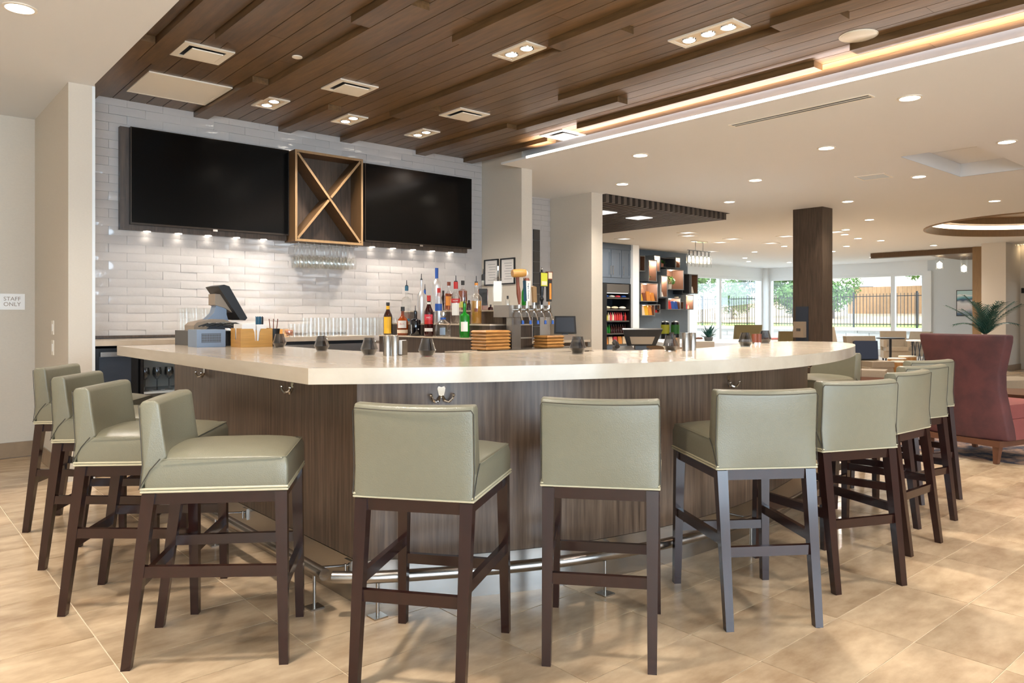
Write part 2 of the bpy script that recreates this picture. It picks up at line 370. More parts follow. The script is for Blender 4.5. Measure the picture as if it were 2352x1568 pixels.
# round wooden tray with a glowing cove
rt = struct(G().lathe([(OR, CZ - .02), (OR + .04, CZ - .02), (OR + .04, CZ + .12), (OR, CZ + .12), (OR, CZ - .02)], (OC[0], OC[1], 0), 56), 'ceiling_round_tray', 'wood_o')
G().lathe([(OR + .02, CZ + .125), (OR + .02, CZ + .21)], (OC[0], OC[1], 0), 56).build('light_cove', 'cove2', rt)
G().lathe([(0.0, CZ + .34), (OR - .15, CZ + .34), (OR - .15, CZ + .22), (OR + .3, CZ + .22)], (OC[0], OC[1], 0), 56).build('wood_dome', 'wood_o', rt)

# wood plank ceiling over the bar
PX0, PW = 1.34, 0.1335
wc = struct(G().box(1.34, -1.5, WZ + .016, 5.65, 7.06, WZ + .2), 'ceiling_wood', 'wood_gap')
PROUD = {0: [(5.3, 7.04)], 1: [(-1.4, 5.75)], 3: [(-1.4, 4.97)], 7: [(-1.4, 4.14), (5.68, 7.04)], 8: [(3.67, 6.1)], 13: [(6.0, 7.04)], 12: [(-1.4, 4.0)],
         17: [(3.12, 5.86)], 18: [(5.43, 7.04)], 16: [(-1.4, 3.64)], 23: [(2.10, 4.5)], 25: [(5.47, 7.04)], 26: [(4.19, 6.1)], 30: [(5.61, 7.04)], 29: [(2.67, 5.06)], 22: [(-1.4, 2.48)], 28: [(-1.4, 2.35)]}
def plank(k, y0, y1, zb, zt):
    x = PX0 + PW * k; G().box(x + .003, y0 + .001, zb, x + PW - .003, y1 - .001, zt).build('plank', 'wood_c', wc, smooth=False)
for k in range(32):
    rng = [(-1.49, 7.05)]; cuts = sorted(PROUD.get(k, []))
    y = -1.49; segs = []
    for a, b in cuts:
        if a > y + .15: segs.append((y, a))
        plank(k, a, b, WZ - .045, WZ + .016); y = b
    if y < 6.95: segs.append((y, 7.05))
    for a, b in segs:
        j = a + .25 + ((k * 0.617) % 1) * 2.6
        while a < b:
            e = b if j > b - .4 else j
            plank(k, a, e, WZ, WZ + .016); a = e; j += 2.9
# cove with LED line along the plank ceiling
struct(G().box(5.655, -1.5, CZ + .004, 5.70, 6.33, 3.45), 'trim_1', 'paint')
cv = struct(G().box(5.33, -1.5, CZ, 5.6515, 6.33, CZ + .022), 'trim_2', 'paint')
G().box(5.324, -1.5, CZ + .001, 5.3295, 5.91, CZ + .024).build('led_lens', 'led', cv)
G().box(5.36, -1.5, CZ + .0225, 5.39, 5.91, CZ + .028).build('cove_strip', 'cove', cv)
area('cove_light', (5.375, 2.2, CZ + .032), .03, 66, (1, .89, .88), (math.pi, 0, 0), 130, 'RECTANGLE', 7.3)

# walls round the bar
struct(G().box(-4, 7.89, 0, 1.175, 8.05, CL), 'wall_left', 'paper')
struct(G().box(1.175, 6.45, 0, 1.354, 8.05, 3.3), 'wall_return', 'paper')
struct(G().box(-4.15, -5, 0, -4, 8.05, CL), 'wall_side', 'paper')
WB = struct(G().box(1.354, 7.05, 0, 5.64, 7.2, 3.3), 'wall_back', 'grout')
W1 = struct(G().box(5.63, 6.325, 0, 5.79, 7.9, 3.45), 'wall_pillar', 'paper')
W2 = struct(G().box(5.79, 7.75, 0, 7.45, 7.9, CZ), 'wall_back', 'grout')
struct(G().box(7.44, 6.94, 0, 7.66, 12.6, CZ), 'wall_pillar', 'paper')
# glazed handmade wall tiles (six faces of slightly uneven glaze, shared)
TWX, TRZ = .2918, .0735
def wtile_mesh(i):
    rr = random.Random(i); b = bmesh.new(); nx, nz = 5, 3; w, h = TWX - .0014, TRZ - .0014
    t1, t2 = rr.uniform(-.0022, .0022), rr.uniform(-.0022, .0022); vv = {}
    for a in range(nx + 1):
        for c in range(nz + 1):
            e = a in (0, nx) or c in (0, nz); X = -w / 2 + w * a / nx; Zc = -h / 2 + h * c / nz
            vv[a, c] = b.verts.new((X, -(.009 + (0 if e else .0022)) - t1 * 2 * X / w - t2 * 2 * Zc / h - rr.uniform(-.0006, .0006), Zc))
    for a in range(nx):
        for c in range(nz): b.faces.new((vv[a, c], vv[a + 1, c], vv[a + 1, c + 1], vv[a, c + 1]))
    ed = [(a, 0) for a in range(nx)] + [(nx, c) for c in range(nz)] + [(a, nz) for a in range(nx, 0, -1)] + [(0, c) for c in range(nz, 0, -1)]
    bk = [b.verts.new((vv[k].co.x, 0, vv[k].co.z)) for k in ed]
    for k in range(len(ed)): b.faces.new((vv[ed[k]], bk[k], bk[(k + 1) % len(ed)], vv[ed[(k + 1) % len(ed)]]))
    g = G(); g.b.free(); g.b = b; return g.mesh('wall_tile', 'tilew', ang=60)
WT = [wtile_mesh(i) for i in range(9)]
n = 0; gg = G(); spots = []
for r in range(-9, 21):
    z = 1.643 + TRZ * (r + .5)
    if z < 1.0 or z > 3.13: continue
    x = 1.582 + (.142 if r % 2 else 0) - TWX * 2
    while x < 5.63:
        a, b = max(x, 1.356), min(x + TWX, 5.629)
        if b - a > .02 and not (1.80 < a and b < 5.25 and 2.12 < z < 2.75): spots.append((a, b, z))
        x += TWX
def key(s): q = proj((s[0] + s[1]) / 2, 7.04, s[2]); return q[2]
spots.sort(key=key)
for a, b, z in spots:
    if b - a < TWX - .01 or n >= 295:
        gg.box(a + .001, 7.041, z - TRZ / 2 + .001, b - .001, 7.05, z + TRZ / 2 - .001)
    else:
        o = link('tile', random.choice(WT), WB, ((a + b) / 2, 7.05, z)); n += 1
        if random.random() < .5: o.rotation_euler = (0, math.pi, 0); o.scale = (1, 1, 1)
gg.build('tile', 'tilew', WB, smooth=False, kind='stuff')
gg = G()
for r in range(40):
    z = .1 + TRZ * (r + .5)
    for k in range(7):
        a = 5.80 + TWX * (k - (.5 if r % 2 else 0)); b = a + TWX
        gg.box(max(a, 5.80) + .001, 7.741, z - TRZ / 2 + .001, min(b, 7.43) - .001, 7.75, z + TRZ / 2 - .001)
gg.build('tile', 'tilew', W2, smooth=False, kind='stuff')
# stone baseboards left
bl = struct(G().box(-4, 7.885, 0, 1.17, 7.89, .135), 'baseboard_left', 'grout'); br_ = struct(G().box(1.17, 6.46, 0, 1.175, 7.88, .135), 'baseboard_return', 'grout')
for i in range(9): G().box(1.16 - .595 * (i + 1) + .003, 7.874, .003, 1.16 - .595 * i, 7.886, .135).bevel(.002, 1).build('tile', 'btile', bl)
for i in range(3): G().box(1.163, 6.46 + .47 * i, .003, 1.172, 6.46 + .47 * (i + 1) - .003, .135).bevel(.002, 1).build('tile', 'btile', br_)
struct(G().box(1.335, 6.449, .0, 1.3555, 6.452, CL), 'trim_3', 'ivory')

# far room: market wall, windows, lobby end
struct(G().box(7.66, 12.15, 0, 16.8, 12.5, CZ), 'wall_market', 'bluewall')
XW, YW = 24.2, 14.2
zh = 2.57
WR = struct(G().box(XW, 8.84, zh, XW + .3, YW + .2, 3.45).box(XW, 8.84, 0, XW + .3, YW + .2, .12), 'wall_right', 'ivory')
WL2 = struct(G().box(16.8, YW, zh, XW + .3, YW + .3, 3.45).box(16.8, YW, 0, XW + .3, YW + .3, .12), 'wall_window_left', 'ivory')
struct(G().box(16.72, 12.5, 0, 16.8, YW + .3, CZ), 'wall_market_end', 'ivory')
struct(G().box(XW - .15, YW - .15, .0, XW + .3, YW + .3, 2.92), 'trim_4', 'ivory')
struct(G().box(XW, 5.0, 0, XW + .3, 8.84, 3.45), 'wall_far', 'bluewhite')
struct(G().box(XW - .05, 8.72, 0, XW + .3, 8.95, 2.6), 'trim_5', 'ivory')
def window(n, x0, y0, x1, y1, z0, z1, divs):
    f = G(); ax = x1 == x0; L = (y1 - y0) if ax else (x1 - x0)
    w = thing('window', '', '', (0, 0, 0)); del w['label']; del w['category']; w.name = 'window_%d' % n; w['kind'] = 'structure'
    def bar(a, b, za, zb, nm):
        g = G()
        if ax: g.box(x0 + .02, y0 + a, za, x0 + .14, y0 + b, zb)
        else: g.box(x0 + a, y0 + .02, za, x0 + b, y0 + .14, zb)
        g.build(nm, 'ivory', w, smooth=False)
    bar(0, L, z0, z0 + .09, 'sill'); bar(0, L, z1 - .09, z1, 'head')
    ds = [0] + divs + [L]
    for k, d in enumerate(ds): bar(max(d - .06, 0), min(d + .06, L), z0 + .09, z1 - .09, 'mullion')
    for a, b in zip(ds, ds[1:]):
        g = G()
        if ax: g.box(x0 + .075, y0 + a + .06, z0 + .09, x0 + .083, y0 + b - .06, z1 - .09)
        else: g.box(x0 + a + .06, y0 + .075, z0 + .09, x0 + b - .06, y0 + .083, z1 - .09)
        g.build('pane', 'pane', w, smooth=False)
window(1, XW, 8.95, XW, YW - .15, .12, zh, [1.25 if False else at_x(2050, 700, XW)[1] - 8.95])
window(2, 16.8, YW, XW - .15, YW, .12, zh, [at_y(1583, 700, YW)[0] - 16.8, at_y(1656, 700, YW)[0] - 16.8])
# stub wall, door wall and the wood portal at the lobby end
struct(G().box(19.55, 5.49, 0, 20.6, 5.98, CZ), 'wall_stub', 'paper')
struct(G().box(20.6, 4.5, 2.2, 20.75, 5.49, CZ).box(20.6, -5, 0, 20.75, 4.5, CZ).box(20.6, 5.34, 0, 20.75, 5.49, 2.2), 'wall_door', 'paper')
bs = struct(G().box(19.535, 5.48, 0, 19.55, 5.98, .13).box(19.54, 5.475, 0, 20.6, 5.49, .13), 'baseboard_right', 'btile')
dr = struct(G().box(20.58, 4.5, 2.08, 20.64, 5.36, 2.2).box(20.57, 5.27, 0, 20.64, 5.36, 2.08).box(20.57, 4.5, 0, 20.64, 4.58, 2.08), 'door_1', 'taupe')
lf = G().box(20.6, 5.12, .0, 20.64, 5.26, 2.07).box(20.6, 4.58, 0, 20.64, 4.7, 2.07).box(20.6, 4.7, 0, 20.64, 5.12, .2).box(20.6, 4.7, .95, 20.64, 5.12, 1.05).box(20.6, 4.7, 1.95, 20.64, 5.12, 2.07).build('door_leaf', 'paper', dr)
G().box(20.615, 4.7, .2, 20.622, 5.12, 1.95).build('pane', 'pane', dr)
G().tube([(20.6, 5.18, 1.02), (20.54, 5.18, 1.02), (20.54, 5.08, 1.02)], .012).build('door_handle', 'chrome', dr)
pt = struct(G().box(20.35, 6.22, 0, 20.6, 6.42, CZ), 'trim_6', 'wood_o')
G().box(20.35, 6.42, CZ - .14, 20.6, 8.85, CZ - .005).build('portal_beam', 'wood_d', pt, smooth=False)
G().box(20.6, 6.22, CZ - .05, 24.15, 7.9, CZ - .005).build('portal_soffit', 'wood_d', pt, smooth=False)
# wall behind the camera, glazed towards the forecourt
g = G().box(-4.15, -5.15, 0, 24.4, -5, .35).box(-4.15, -5.15, 2.7, 24.4, -5, 3.45)
for a, b in ((-4.15, -3.7), (-.5, 0.1), (3.5, 7.2), (10.2, 24.4)): g.box(a, -5.15, .35, b, -5, 2.7)
struct(g, 'wall_front', 'paper')

# wood clad column in the middle of the lobby
pl = struct(G().box(11.08, 5.54, 0, 11.40, 6.02, CZ), 'wall_column', 'wood_k')

# slatted ceiling raft over the market
raft = thing('slat_raft', 'dark slatted wood raft hanging below the white ceiling by the market cabinets', 'ceiling raft', (9.2, 6.9, CZ))
for k in range(24):
    x = 7.72 + .123 * k - 9.2
    link('slat', bpy.data.meshes.get('slat_m') or (lambda me: (setattr(me, 'name', 'slat_m'), me)[1])(G().box(-.03, 0, -.115, .03, 5.0, -.005).mesh('slat_m', 'slatw', smooth=False)), raft, (x, 0, 0))
G().box(-1.51, 0, -.0045, 1.48, 5.0, -.0005).build('backing', 'wood_gap', raft, smooth=False)  # black sheet added above the slats so their gaps read dark
for (u, v) in ((1468, 500), (1385, 488)):
    p = at_z(u, v, CZ - .12); G().box(-.15, -.15, -.01, .15, .15, .0).build('lamp_panel', 'panel', raft, loc=(p[0] - 9.2, p[1] - 6.9, -.118))

# ------------------------------------------------------------------ the bar
OUTER = [(1.286, 5.5)] + [(1.286, 2.668)]
OUTC = cr([(1.286, 2.668), (1.75, 2.37), (2.3, 2.135), (2.85, 1.985), (3.4, 1.925), (4.0, 1.985), (4.55, 2.12), (5.08, 2.31), (5.48, 2.53), (5.66, 2.78), (5.56, 3.01), (5.3, 3.1), (5.0, 3.07), (4.74, 2.99)], 6)
INC = cr([(4.74, 2.99), (4.3, 2.83), (3.9, 2.755), (3.5, 2.79), (3.11, 2.9), (2.6, 3.12), (2.28, 3.45), (2.15, 3.8), (2.11, 4.2), (2.11, 5.5)], 6)
ST, SB = 1.05, .988
slab = G().prism([(1.286, 5.5)] + OUTC + INC[1:], SB, ST); slab.bevel(.004, 2, 50)
tag(slab.build('bar_slab', 'slab'), 'long pale beige bar top with a sharp near corner and a rounded far end', 'bar top')
bar = thing('bar_counter', 'curved walnut panelled bar base with steel kick plate and foot rail', 'bar counter', (0, 0, 0))
BC = cr([(1.621, 2.893), (1.80, 2.78), (2.08, 2.63), (2.36, 2.508), (2.70, 2.408), (3.12, 2.345), (3.6, 2.335), (4.1, 2.395), (4.6, 2.50), (5.0, 2.62), (5.24, 2.74), (5.31, 2.84), (5.22, 2.94), (5.0, 2.965), (4.8, 2.93)], 6)
INB = [(x + (.02 if i > 40 else 0) * 0, y) for i, (x, y) in enumerate(cr([(4.8, 2.93), (4.3, 2.74), (3.9, 2.67), (3.5, 2.70), (3.09, 2.82), (2.55, 3.05), (2.22, 3.40), (2.08, 3.8), (2.04, 4.2), (2.04, 5.39)], 6))]
def inset(pts, d):
    out = []
    for i in range(len(pts)):
        a = Vector(pts[max(i - 1, 0)]); b = Vector(pts[min(i + 1, len(pts) - 1)]); t = (b - a).normalized(); out.append((pts[i][0] - t.y * d, pts[i][1] + t.x * d))
    return out
core = [(1.645, 5.38)] + inset(BC, .024) + INB[1:]
G().prism(core, .0, SB).build('carcass', 'black', bar)
for a, b in ((5.385, 4.72), (4.717, 3.80), (3.797, 2.893)):
    G().box(1.621, b, .19, 1.64, a, SB - .001).build('panel', 'wood_b', bar, smooth=False)
G().box(1.621, 5.385, .0, 2.04, 5.40, SB - .001).build('panel', 'wood_b', bar, smooth=False)
for i0, i1 in ((0, 18), (18, 36), (36, 54), (54, len(BC) - 1)): G().strip(BC[i0:i1 + 1], .19, SB - .001, .02).build('panel', 'wood_b', bar)
G().box(1.618, 2.893, .0, 1.635, 5.39, .189).build('kick_plate', 'steel', bar, smooth=False)
for i0, i1 in ((0, 5), (5, 30), (30, len(BC) - 1)): G().strip([(x, y) for x, y in inset(BC, -.003)[i0:i1 + 1]], .0, .189, .02).build('kick_plate', 'steel', bar)
RZ, RR = .172, .025
RC = inset(BC, -.165)
RC = [p for p in RC if p[0] > 1.46 or p[1] < 2.85][1:]
r1 = [(1.458, 5.35, RZ), (1.458, 2.872, RZ)]; r2 = [(1.468, 2.822, RZ)] + [(x, y, RZ) for x, y in RC if x > 1.56 and y < 2.85][:62]
G().tube(r1, RR, 20).build('foot_rail', 'steel', bar); G().tube(r2, RR, 20).build('foot_rail', 'steel', bar)
def flange(x, y):
    f = G().cyl((x, y, .006), (x, y, RZ - .02), .007).box(x - .032, y - .032, 0, x + .032, y + .032, .006)
    f.build('rail_foot', 'steel', bar)
for x, y in ((1.466, 2.983), (1.458, 4.15), (1.62, 2.72), (2.525, 2.272), (3.55, 2.165), (4.5, 2.31)): flange(x, y)
for y in (2.958, 4.129):
    G().cyl((1.618, y, .155), (1.46, y + .02, .172), .006).cyl((1.60, y, .125), (1.60, y, .165), .006).box(1.61, y - .03, .12, 1.618, y + .03, .18).build('rail_bracket', 'steel', bar)
for x, y in ((2.70, 2.40), (3.6, 2.335)): G().cyl((x, y, .165), (x - .02, y - .16, .172), .006).build('rail_bracket', 'steel', bar)
# coat hooks under the bar top
def hook(x, y, z, rz, label):
    h = thing('coat_hook', label, 'hook', (x, y, z), rz, 'coat hooks under the bar top')
    pl_ = G(); pl_.extr([(-.018, .03), (-.013, .04), (0, .036), (.013, .04), (.018, .03), (.014, .012), (.008, -.012), (-.008, -.012), (-.014, .012)], (0, -.004, 0), (1, 0, 0), (0, 0, 1), (0, .004, 0)); pl_.build('plate', 'chrome', h)
    for sx in (-1, 1):
        G().tube([(sx * .006, -.006, -.005), (sx * .014, -.018, -.022), (sx * .030, -.030, -.026), (sx * .044, -.036, -.012), (sx * .048, -.038, 0)], [.006, .0065, .006, .0055, .005], 8).ball((sx * .049, -.038, .004), .008, 8, 6).build('prong', 'chrome', h)
hook(1.62, 4.80, .895, -math.pi / 2, 'chrome double coat hook nearest the wine fridge'); hook(1.62, 3.53, .895, -math.pi / 2, 'chrome double coat hook by the near corner of the bar top')
i = min(range(len(BC)), key=lambda k: abs(BC[k][0] - 1.955)); t = Vector(BC[i + 1]) - Vector(BC[i - 1]); hook(BC[i][0], BC[i][1], .90, math.atan2(t.y, t.x), 'chrome double coat hook above the first stool on the curved front')
i = min(range(len(BC) - 20), key=lambda k: abs(BC[k][0] - 3.62)); t = Vector(BC[i + 1]) - Vector(BC[i - 1]); hook(BC[i][0], BC[i][1], .885, math.atan2(t.y, t.x), 'chrome double coat hook above the third stool along the curve')
i = min(range(len(BC)), key=lambda k: abs(BC[k][0] - 5.28) + abs(BC[k][1] - 2.78)); t = Vector(BC[i + 1]) - Vector(BC[i - 1]); hook(BC[i][0] + .004, BC[i][1], .90, math.atan2(t.y, t.x), 'chrome double coat hook at the rounded far end of the bar')

# ------------------------------------------------------------------ bar stools
def make_stool(label, loc, rz):
    t = thing('bar_stool', label, 'stool', loc, rz, 'sage leather bar stools round the bar')
    ZS = .628
    for sx in (-1, 1):
        G().legbar((sx * .215, .272, 0), (sx * .205, .262, ZS - .005), .032, .043).bevel(.002, 1).build('leg', 'espresso', t)
        G().legbar((sx * .186, -.272, 0), (sx * .188, -.192, ZS - .005), .032, .044).bevel(.002, 1).build('leg', 'espresso', t)
        G().beam((sx * .192, -.215, .345), (sx * .211, .252, .335), .022, .040, side=(1, 0, 0)).bevel(.002, 1).build('stretcher', 'espresso', t)
        G().beam((sx * .190, -.18, ZS - .024), (sx * .206, .25, ZS - .024), .022, .042, side=(1, 0, 0)).build('apron', 'espresso', t)
    G().beam((-.18, -.232, .30), (.18, -.232, .30), .022, .040, side=(0, 1, 0)).bevel(.002, 1).build('stretcher', 'espresso', t)
    G().beam((-.20, .264, .268), (.20, .264, .268), .022, .040, side=(0, 1, 0)).bevel(.002, 1).build('stretcher', 'espresso', t)
    G().beam((-.17, -.198, ZS - .024), (.17, -.198, ZS - .024), .022, .042, side=(0, 1, 0)).build('apron', 'espresso', t)
    G().beam((-.19, .262, ZS - .024), (.19, .262, ZS - .024), .022, .042, side=(0, 1, 0)).build('apron', 'espresso', t)
    # seat cushion: tapered in plan, crowned top
    b = bmesh.new(); nx, ny = 10, 12; lay = {}
    def wid(y): return .212 + (.230 - .212) * (y + .215) / .50
    zs = [ZS, ZS + .03, ZS + .085, ZS + .118]; ins = [0, -.002, -.002, .006]
    for k, z in enumerate(zs):
        for i in range(nx + 1):
            for j in range(ny + 1):
                if 0 < i < nx and 0 < j < ny and k not in (0, 3): continue
                y = -.204 + .489 * j / ny; x = (2 * i / nx - 1) * (wid(y) - ins[k]); yy = y + (ins[k] if j == 0 else -ins[k] if j == ny else 0); zz = z
                if k == 3: zz += .028 * (1 - (2 * i / nx - 1) ** 4) * (1 - (2 * j / ny - 1) ** 4)
                lay[k, i, j] = b.verts.new((x, yy, zz))
    for i in range(nx):
        for j in range(ny):
            b.faces.new((lay[3, i, j], lay[3, i + 1, j], lay[3, i + 1, j + 1], lay[3, i, j + 1])); b.faces.new((lay[0, i, j], lay[0, i, j + 1], lay[0, i + 1, j + 1], lay[0, i + 1, j]))
    for k in range(3):
        for i in range(nx):
            for j in (0, ny): b.faces.new((lay[k, i, j], lay[k, i + 1, j], lay[k + 1, i + 1, j], lay[k + 1, i, j]))
        for j in range(ny):
            for i in (0, nx): b.faces.new((lay[k, i, j], lay[k, i, j + 1], lay[k + 1, i, j + 1], lay[k + 1, i, j]))
    g = G(); g.b.free(); g.b = b; bmesh.ops.recalc_face_normals(b, faces=b.faces[:]); g.bevel(.010, 3, 40); seat = g.build('seat', 'leather', t, ang=50)
    # backrest: leaning, mitred into the seat sides, gently curved in plan
    prof = [(-.221, ZS + .002), (-.228, ZS + .10), (-.238, ZS + .22), (-.243, ZS + .300), (-.232, ZS + .318), (-.190, ZS + .320), (-.176, ZS + .308), (-.165, ZS + .22), (-.150, ZS + .122), (-.205, ZS + .05)]
    b = bmesh.new(); N = 10; rings = []
    for i in range(N + 1):
        s_ = 2 * i / N - 1; bow = .024 * s_ * s_; ring = []
        for (y, z) in prof: ring.append(b.verts.new((s_ * (.214 if z > ZS + .06 else .2135), y + bow * min(1, (z - ZS) / .12) * .9, z + (.004 * s_ * s_ if z > ZS + .25 else 0))))
        rings.append(ring)
    for a, c in zip(rings, rings[1:]):
        for i in range(len(prof)): b.faces.new((a[i], a[(i + 1) % len(prof)], c[(i + 1) % len(prof)], c[i]))
    b.faces.new(rings[0]); b.faces.new(rings[-1][::-1])
    g = G(); g.b.free(); g.b = b; bmesh.ops.recalc_face_normals(b, faces=b.faces[:]); g.bevel(.008, 3, 32); back = g.build('backrest', 'leather', t, ang=50)
    # seams and double welt
    def bw(s_, y, z): return (s_ * .2155, y + .0216 * s_ * s_ * min(1, (z - ZS) / .12), z)
    pts = [bw(-1, -.228, ZS + .1), bw(-1, -.2385, ZS + .22), bw(-1, -.243, ZS + .295)] + [(x / 5 * .208, -.2465 + .0216 * (x / 5) ** 2, ZS + .303 + .004 * (x / 5) ** 2) for x in range(-5, 6)] + [bw(1, -.243, ZS + .295), bw(1, -.2385, ZS + .22), bw(1, -.228, ZS + .1), (.2150, -.219, ZS + .02)]
    G().tube([(-.2150, -.219, ZS + .02)] + pts, .0016, 5).build('seam', 'seam', back)
    for sx in (-1, 1): G().tube([(sx * .2165, -.222, ZS + .012), (sx * .2175, -.185, ZS + .078), (sx * .2185, -.150, ZS + .118)], .0018, 5).build('seam', 'seam', back)
    zc = ZS + .116
    G().tube([(-.219, -.14, zc), (-.2265, .265, zc), (-.215, .280, zc), (.215, .280, zc), (.2265, .265, zc), (.219, -.14, zc)], .0018, 6).build('seam', 'leather', seat)
    for dz in (.002, .012):
        rr = [(-.2135, -.216), (-.2315, .286), (.2315, .286), (.2135, -.216), (-.2135, -.216)]
        G().tube([(x, y, ZS + dz) for x, y in rr], .0042, 6).build('piping', 'piping', t)
    return t
def heading(fx, fy): return math.atan2(-fx, fy)
def ctr(rx, ry, fx, fy): k = .272; return (rx + fx * k, ry + fy * k, 0)
f1 = (.817, -.577)
proto = make_stool('sage leather bar stool closest to the left wall return, last of the left row', ctr(.827, 5.268, *f1), heading(*f1))
def stool(loc, h, label): return dup(proto, loc, h, label)
stool(ctr(.782, 4.463, .815, -.58), heading(.815, -.58), 'sage leather bar stool second from the wall in the left row')
stool(ctr(.742, 3.745, .816, -.578), heading(.816, -.578), 'sage leather bar stool third from the wall, showing its dark inner back')
stool(ctr(.808, 3.054, .843, -.538), heading(.843, -.538), 'sage leather bar stool seen side on, nearest of the left row before the bar corner')
stool((1.80 - .8 * .272, 2.432 - .6 * .272, 0), heading(.8, -.0 + .6), 'sage leather bar stool with its back to us in front of the mitred bar corner')
stool((2.184, 1.979, 0), heading(.772, .636), 'sage leather bar stool seen squarely from behind, second along the curved front')
stool((2.911, 1.805, 0), heading(.567, .823), 'sage leather bar stool with bluish sheen on its legs, third along the curve')
stool((3.482 + .4 * .272, 1.52 + .917 * .272, 0), heading(.391, .92), 'sage leather bar stool with pale blue grey back, fourth along the curve')
stool((4.316, 1.86, 0), heading(.03, 1), 'sage leather bar stool with tan sunlit back, fifth along the curve')
stool((4.87 + .053, 1.73 + .267, 0), heading(.197, .98), 'sage leather bar stool sixth along the curve, second from the red armchair')
stool((5.478 + .08, 1.92 + .26, 0), heading(.294, .956), 'sage leather bar stool farthest along the curve, overlapping the red armchair')
stool((5.93, 2.98, 0), heading(-.98, .2), 'sage leather bar stool facing us under the rounded far end of the bar')

# ------------------------------------------------------------------ televisions, wine rack, back counter
YF = 6.93
def at_yb(u, v): return at_y(u, v, YF)
def tv(u0, v0, u1, v1, label):
    a = at_yb(u0, v0); b = at_yb(u1, v1); x0, x1, z1 = a[0], b[0], a[2]; z0 = 2.03
    t = thing('television', label, 'television', ((x0 + x1) / 2, YF, z0)); w = (x1 - x0) / 2; h = z1 - z0
    G().box(-w, 0, 0, w, .047, h).bevel(.003, 1).build('casing', 'bezel', t)
    G().box(-w + .009, -.0015, .016, w - .009, .002, h - .006).build('screen', 'blackg', t, smooth=False)
    G().box(-.02, -.004, -.012, .02, .01, .006).bevel(.002, 1).build('badge', 'chrome', t)
tv(300, 290, 664, 540, 'wide black television left of the wine rack'); tv(838.5, 374, 1083.4, 571, 'wide black television right of the wine rack')
def tvback(x0, x1, label):
    t = thing('backing_panel', label, 'wall panel', ((x0 + x1) / 2, 7.034, 1.985)); w = (x1 - x0) / 2
    G().box(-w, -.055, .0, w, 0, .875).build('board', 'wood_k', t, smooth=False)
    for i in range(5):
        x = -w + .22 + i * (2 * w - .44) / 4
        p = G().cyl((x, -.03, -.006), (x, -.03, .001), .03, n=14).build('puck_light', 'puck', t)
        spot('puck', ((x0 + x1) / 2 + x, 7.04 - .035, 1.975), PUCK_W, 125, .7, r=.02)
tvback(1.655, 3.138, 'dark wood backing panel with puck lights behind the left television'); tvback(3.886, 5.36, 'dark wood backing panel with puck lights behind the right television')
wr = thing('wine_rack', 'dark oak wall box with a crossed wine divider between the televisions', 'wine rack', (3.512, 6.80, 1.970))
W_, H_, D_ = .368, .882, .238
for a in (-W_, W_ - .022):
    sp_ = G().box(a, .003, 0, a + .022, D_, H_).build('side_panel', 'wood_d', wr, smooth=False); G().box(a, 0, 0, a + .022, .0028, H_).build('edge_band', 'wood_o', sp_, smooth=False)
for a, nm_ in ((0, 'bottom_panel'), (H_ - .024, 'top_panel')):
    sp_ = G().box(-W_ + .0225, .003, a, W_ - .0225, D_, a + .024).build(nm_, 'wood_d', wr, smooth=False); G().box(-W_ + .0225, 0, a, W_ - .0225, .0028, a + .024).build('edge_band', 'wood_o', sp_, smooth=False)
G().box(-W_ + .022, D_ - .02, .024, W_ - .022, D_ - .002, H_ - .024).build('back_panel', 'wood_k', wr, smooth=False)
G().beam((-W_ + .03, .11, H_ - .03), (W_ - .03, .11, .03), .022, .205, side=(W_ * 2, 0, 2)).build('divider', 'wood_d', wr, smooth=False); G().beam((-W_ + .03, .0055, H_ - .03), (W_ - .03, .0055, .03), .022, .003, side=(W_ * 2, 0, 2)).build('edge_band', 'wood_o', wr, smooth=False)
for sgn in (-1, 1):
    a, b = ((-W_ + .03, .11, .03), (-.012, .11, H_ / 2 - .014)) if sgn < 0 else ((.012, .11, H_ / 2 + .014), (W_ - .03, .11, H_ - .03))
    G().beam(a, b, .022, .205, side=(-H_, 0, 2 * W_)).build('divider', 'wood_d', wr, smooth=False); G().beam((a[0], .0055, a[2]), (b[0], .0055, b[2]), .022, .003, side=(-H_, 0, 2 * W_)).build('edge_band', 'wood_o', wr, smooth=False)
for i in range(9):
    x = -W_ + .045 + i * .08
    G().box(x - .006, .01, -.022, x + .006, .225, -.016).box(x - .002, .02, -.016, x + .002, .03, .0).box(x - .002, .20, -.016, x + .002, .21, 0).build('glass_rail', 'chrome', wr, smooth=False)
wg = G().lathe([(.0, .0), (.030, .0), (.033, .002), (.008, .006), (.0035, .012), (.0032, .085), (.006, .092), (.024, .102), (.034, .125), (.036, .150), (.031, .190), (.0305, .1905)], n=14)
wg.xf(Matrix.Scale(-1.2, 4, (0, 0, 1))); wgm = wg.mesh('wine_glass', 'wglass')
ORD = ['first', 'second', 'third', 'fourth', 'fifth', 'sixth', 'seventh', 'eighth', 'ninth', 'tenth', 'eleventh', 'twelfth']
for i in range(8):
    for j in range(3):
        link('wine_glass', wgm, None, (3.512 - W_ + .085 + i * .08, 6.845 + j * .073, 1.970 - .0165), label='wine glass hanging upside down under the rack, %s row, %s from the left' % (('front', 'middle', 'rear')[j], ORD[i]), category='wine glass', group='wine glasses hanging under the rack')

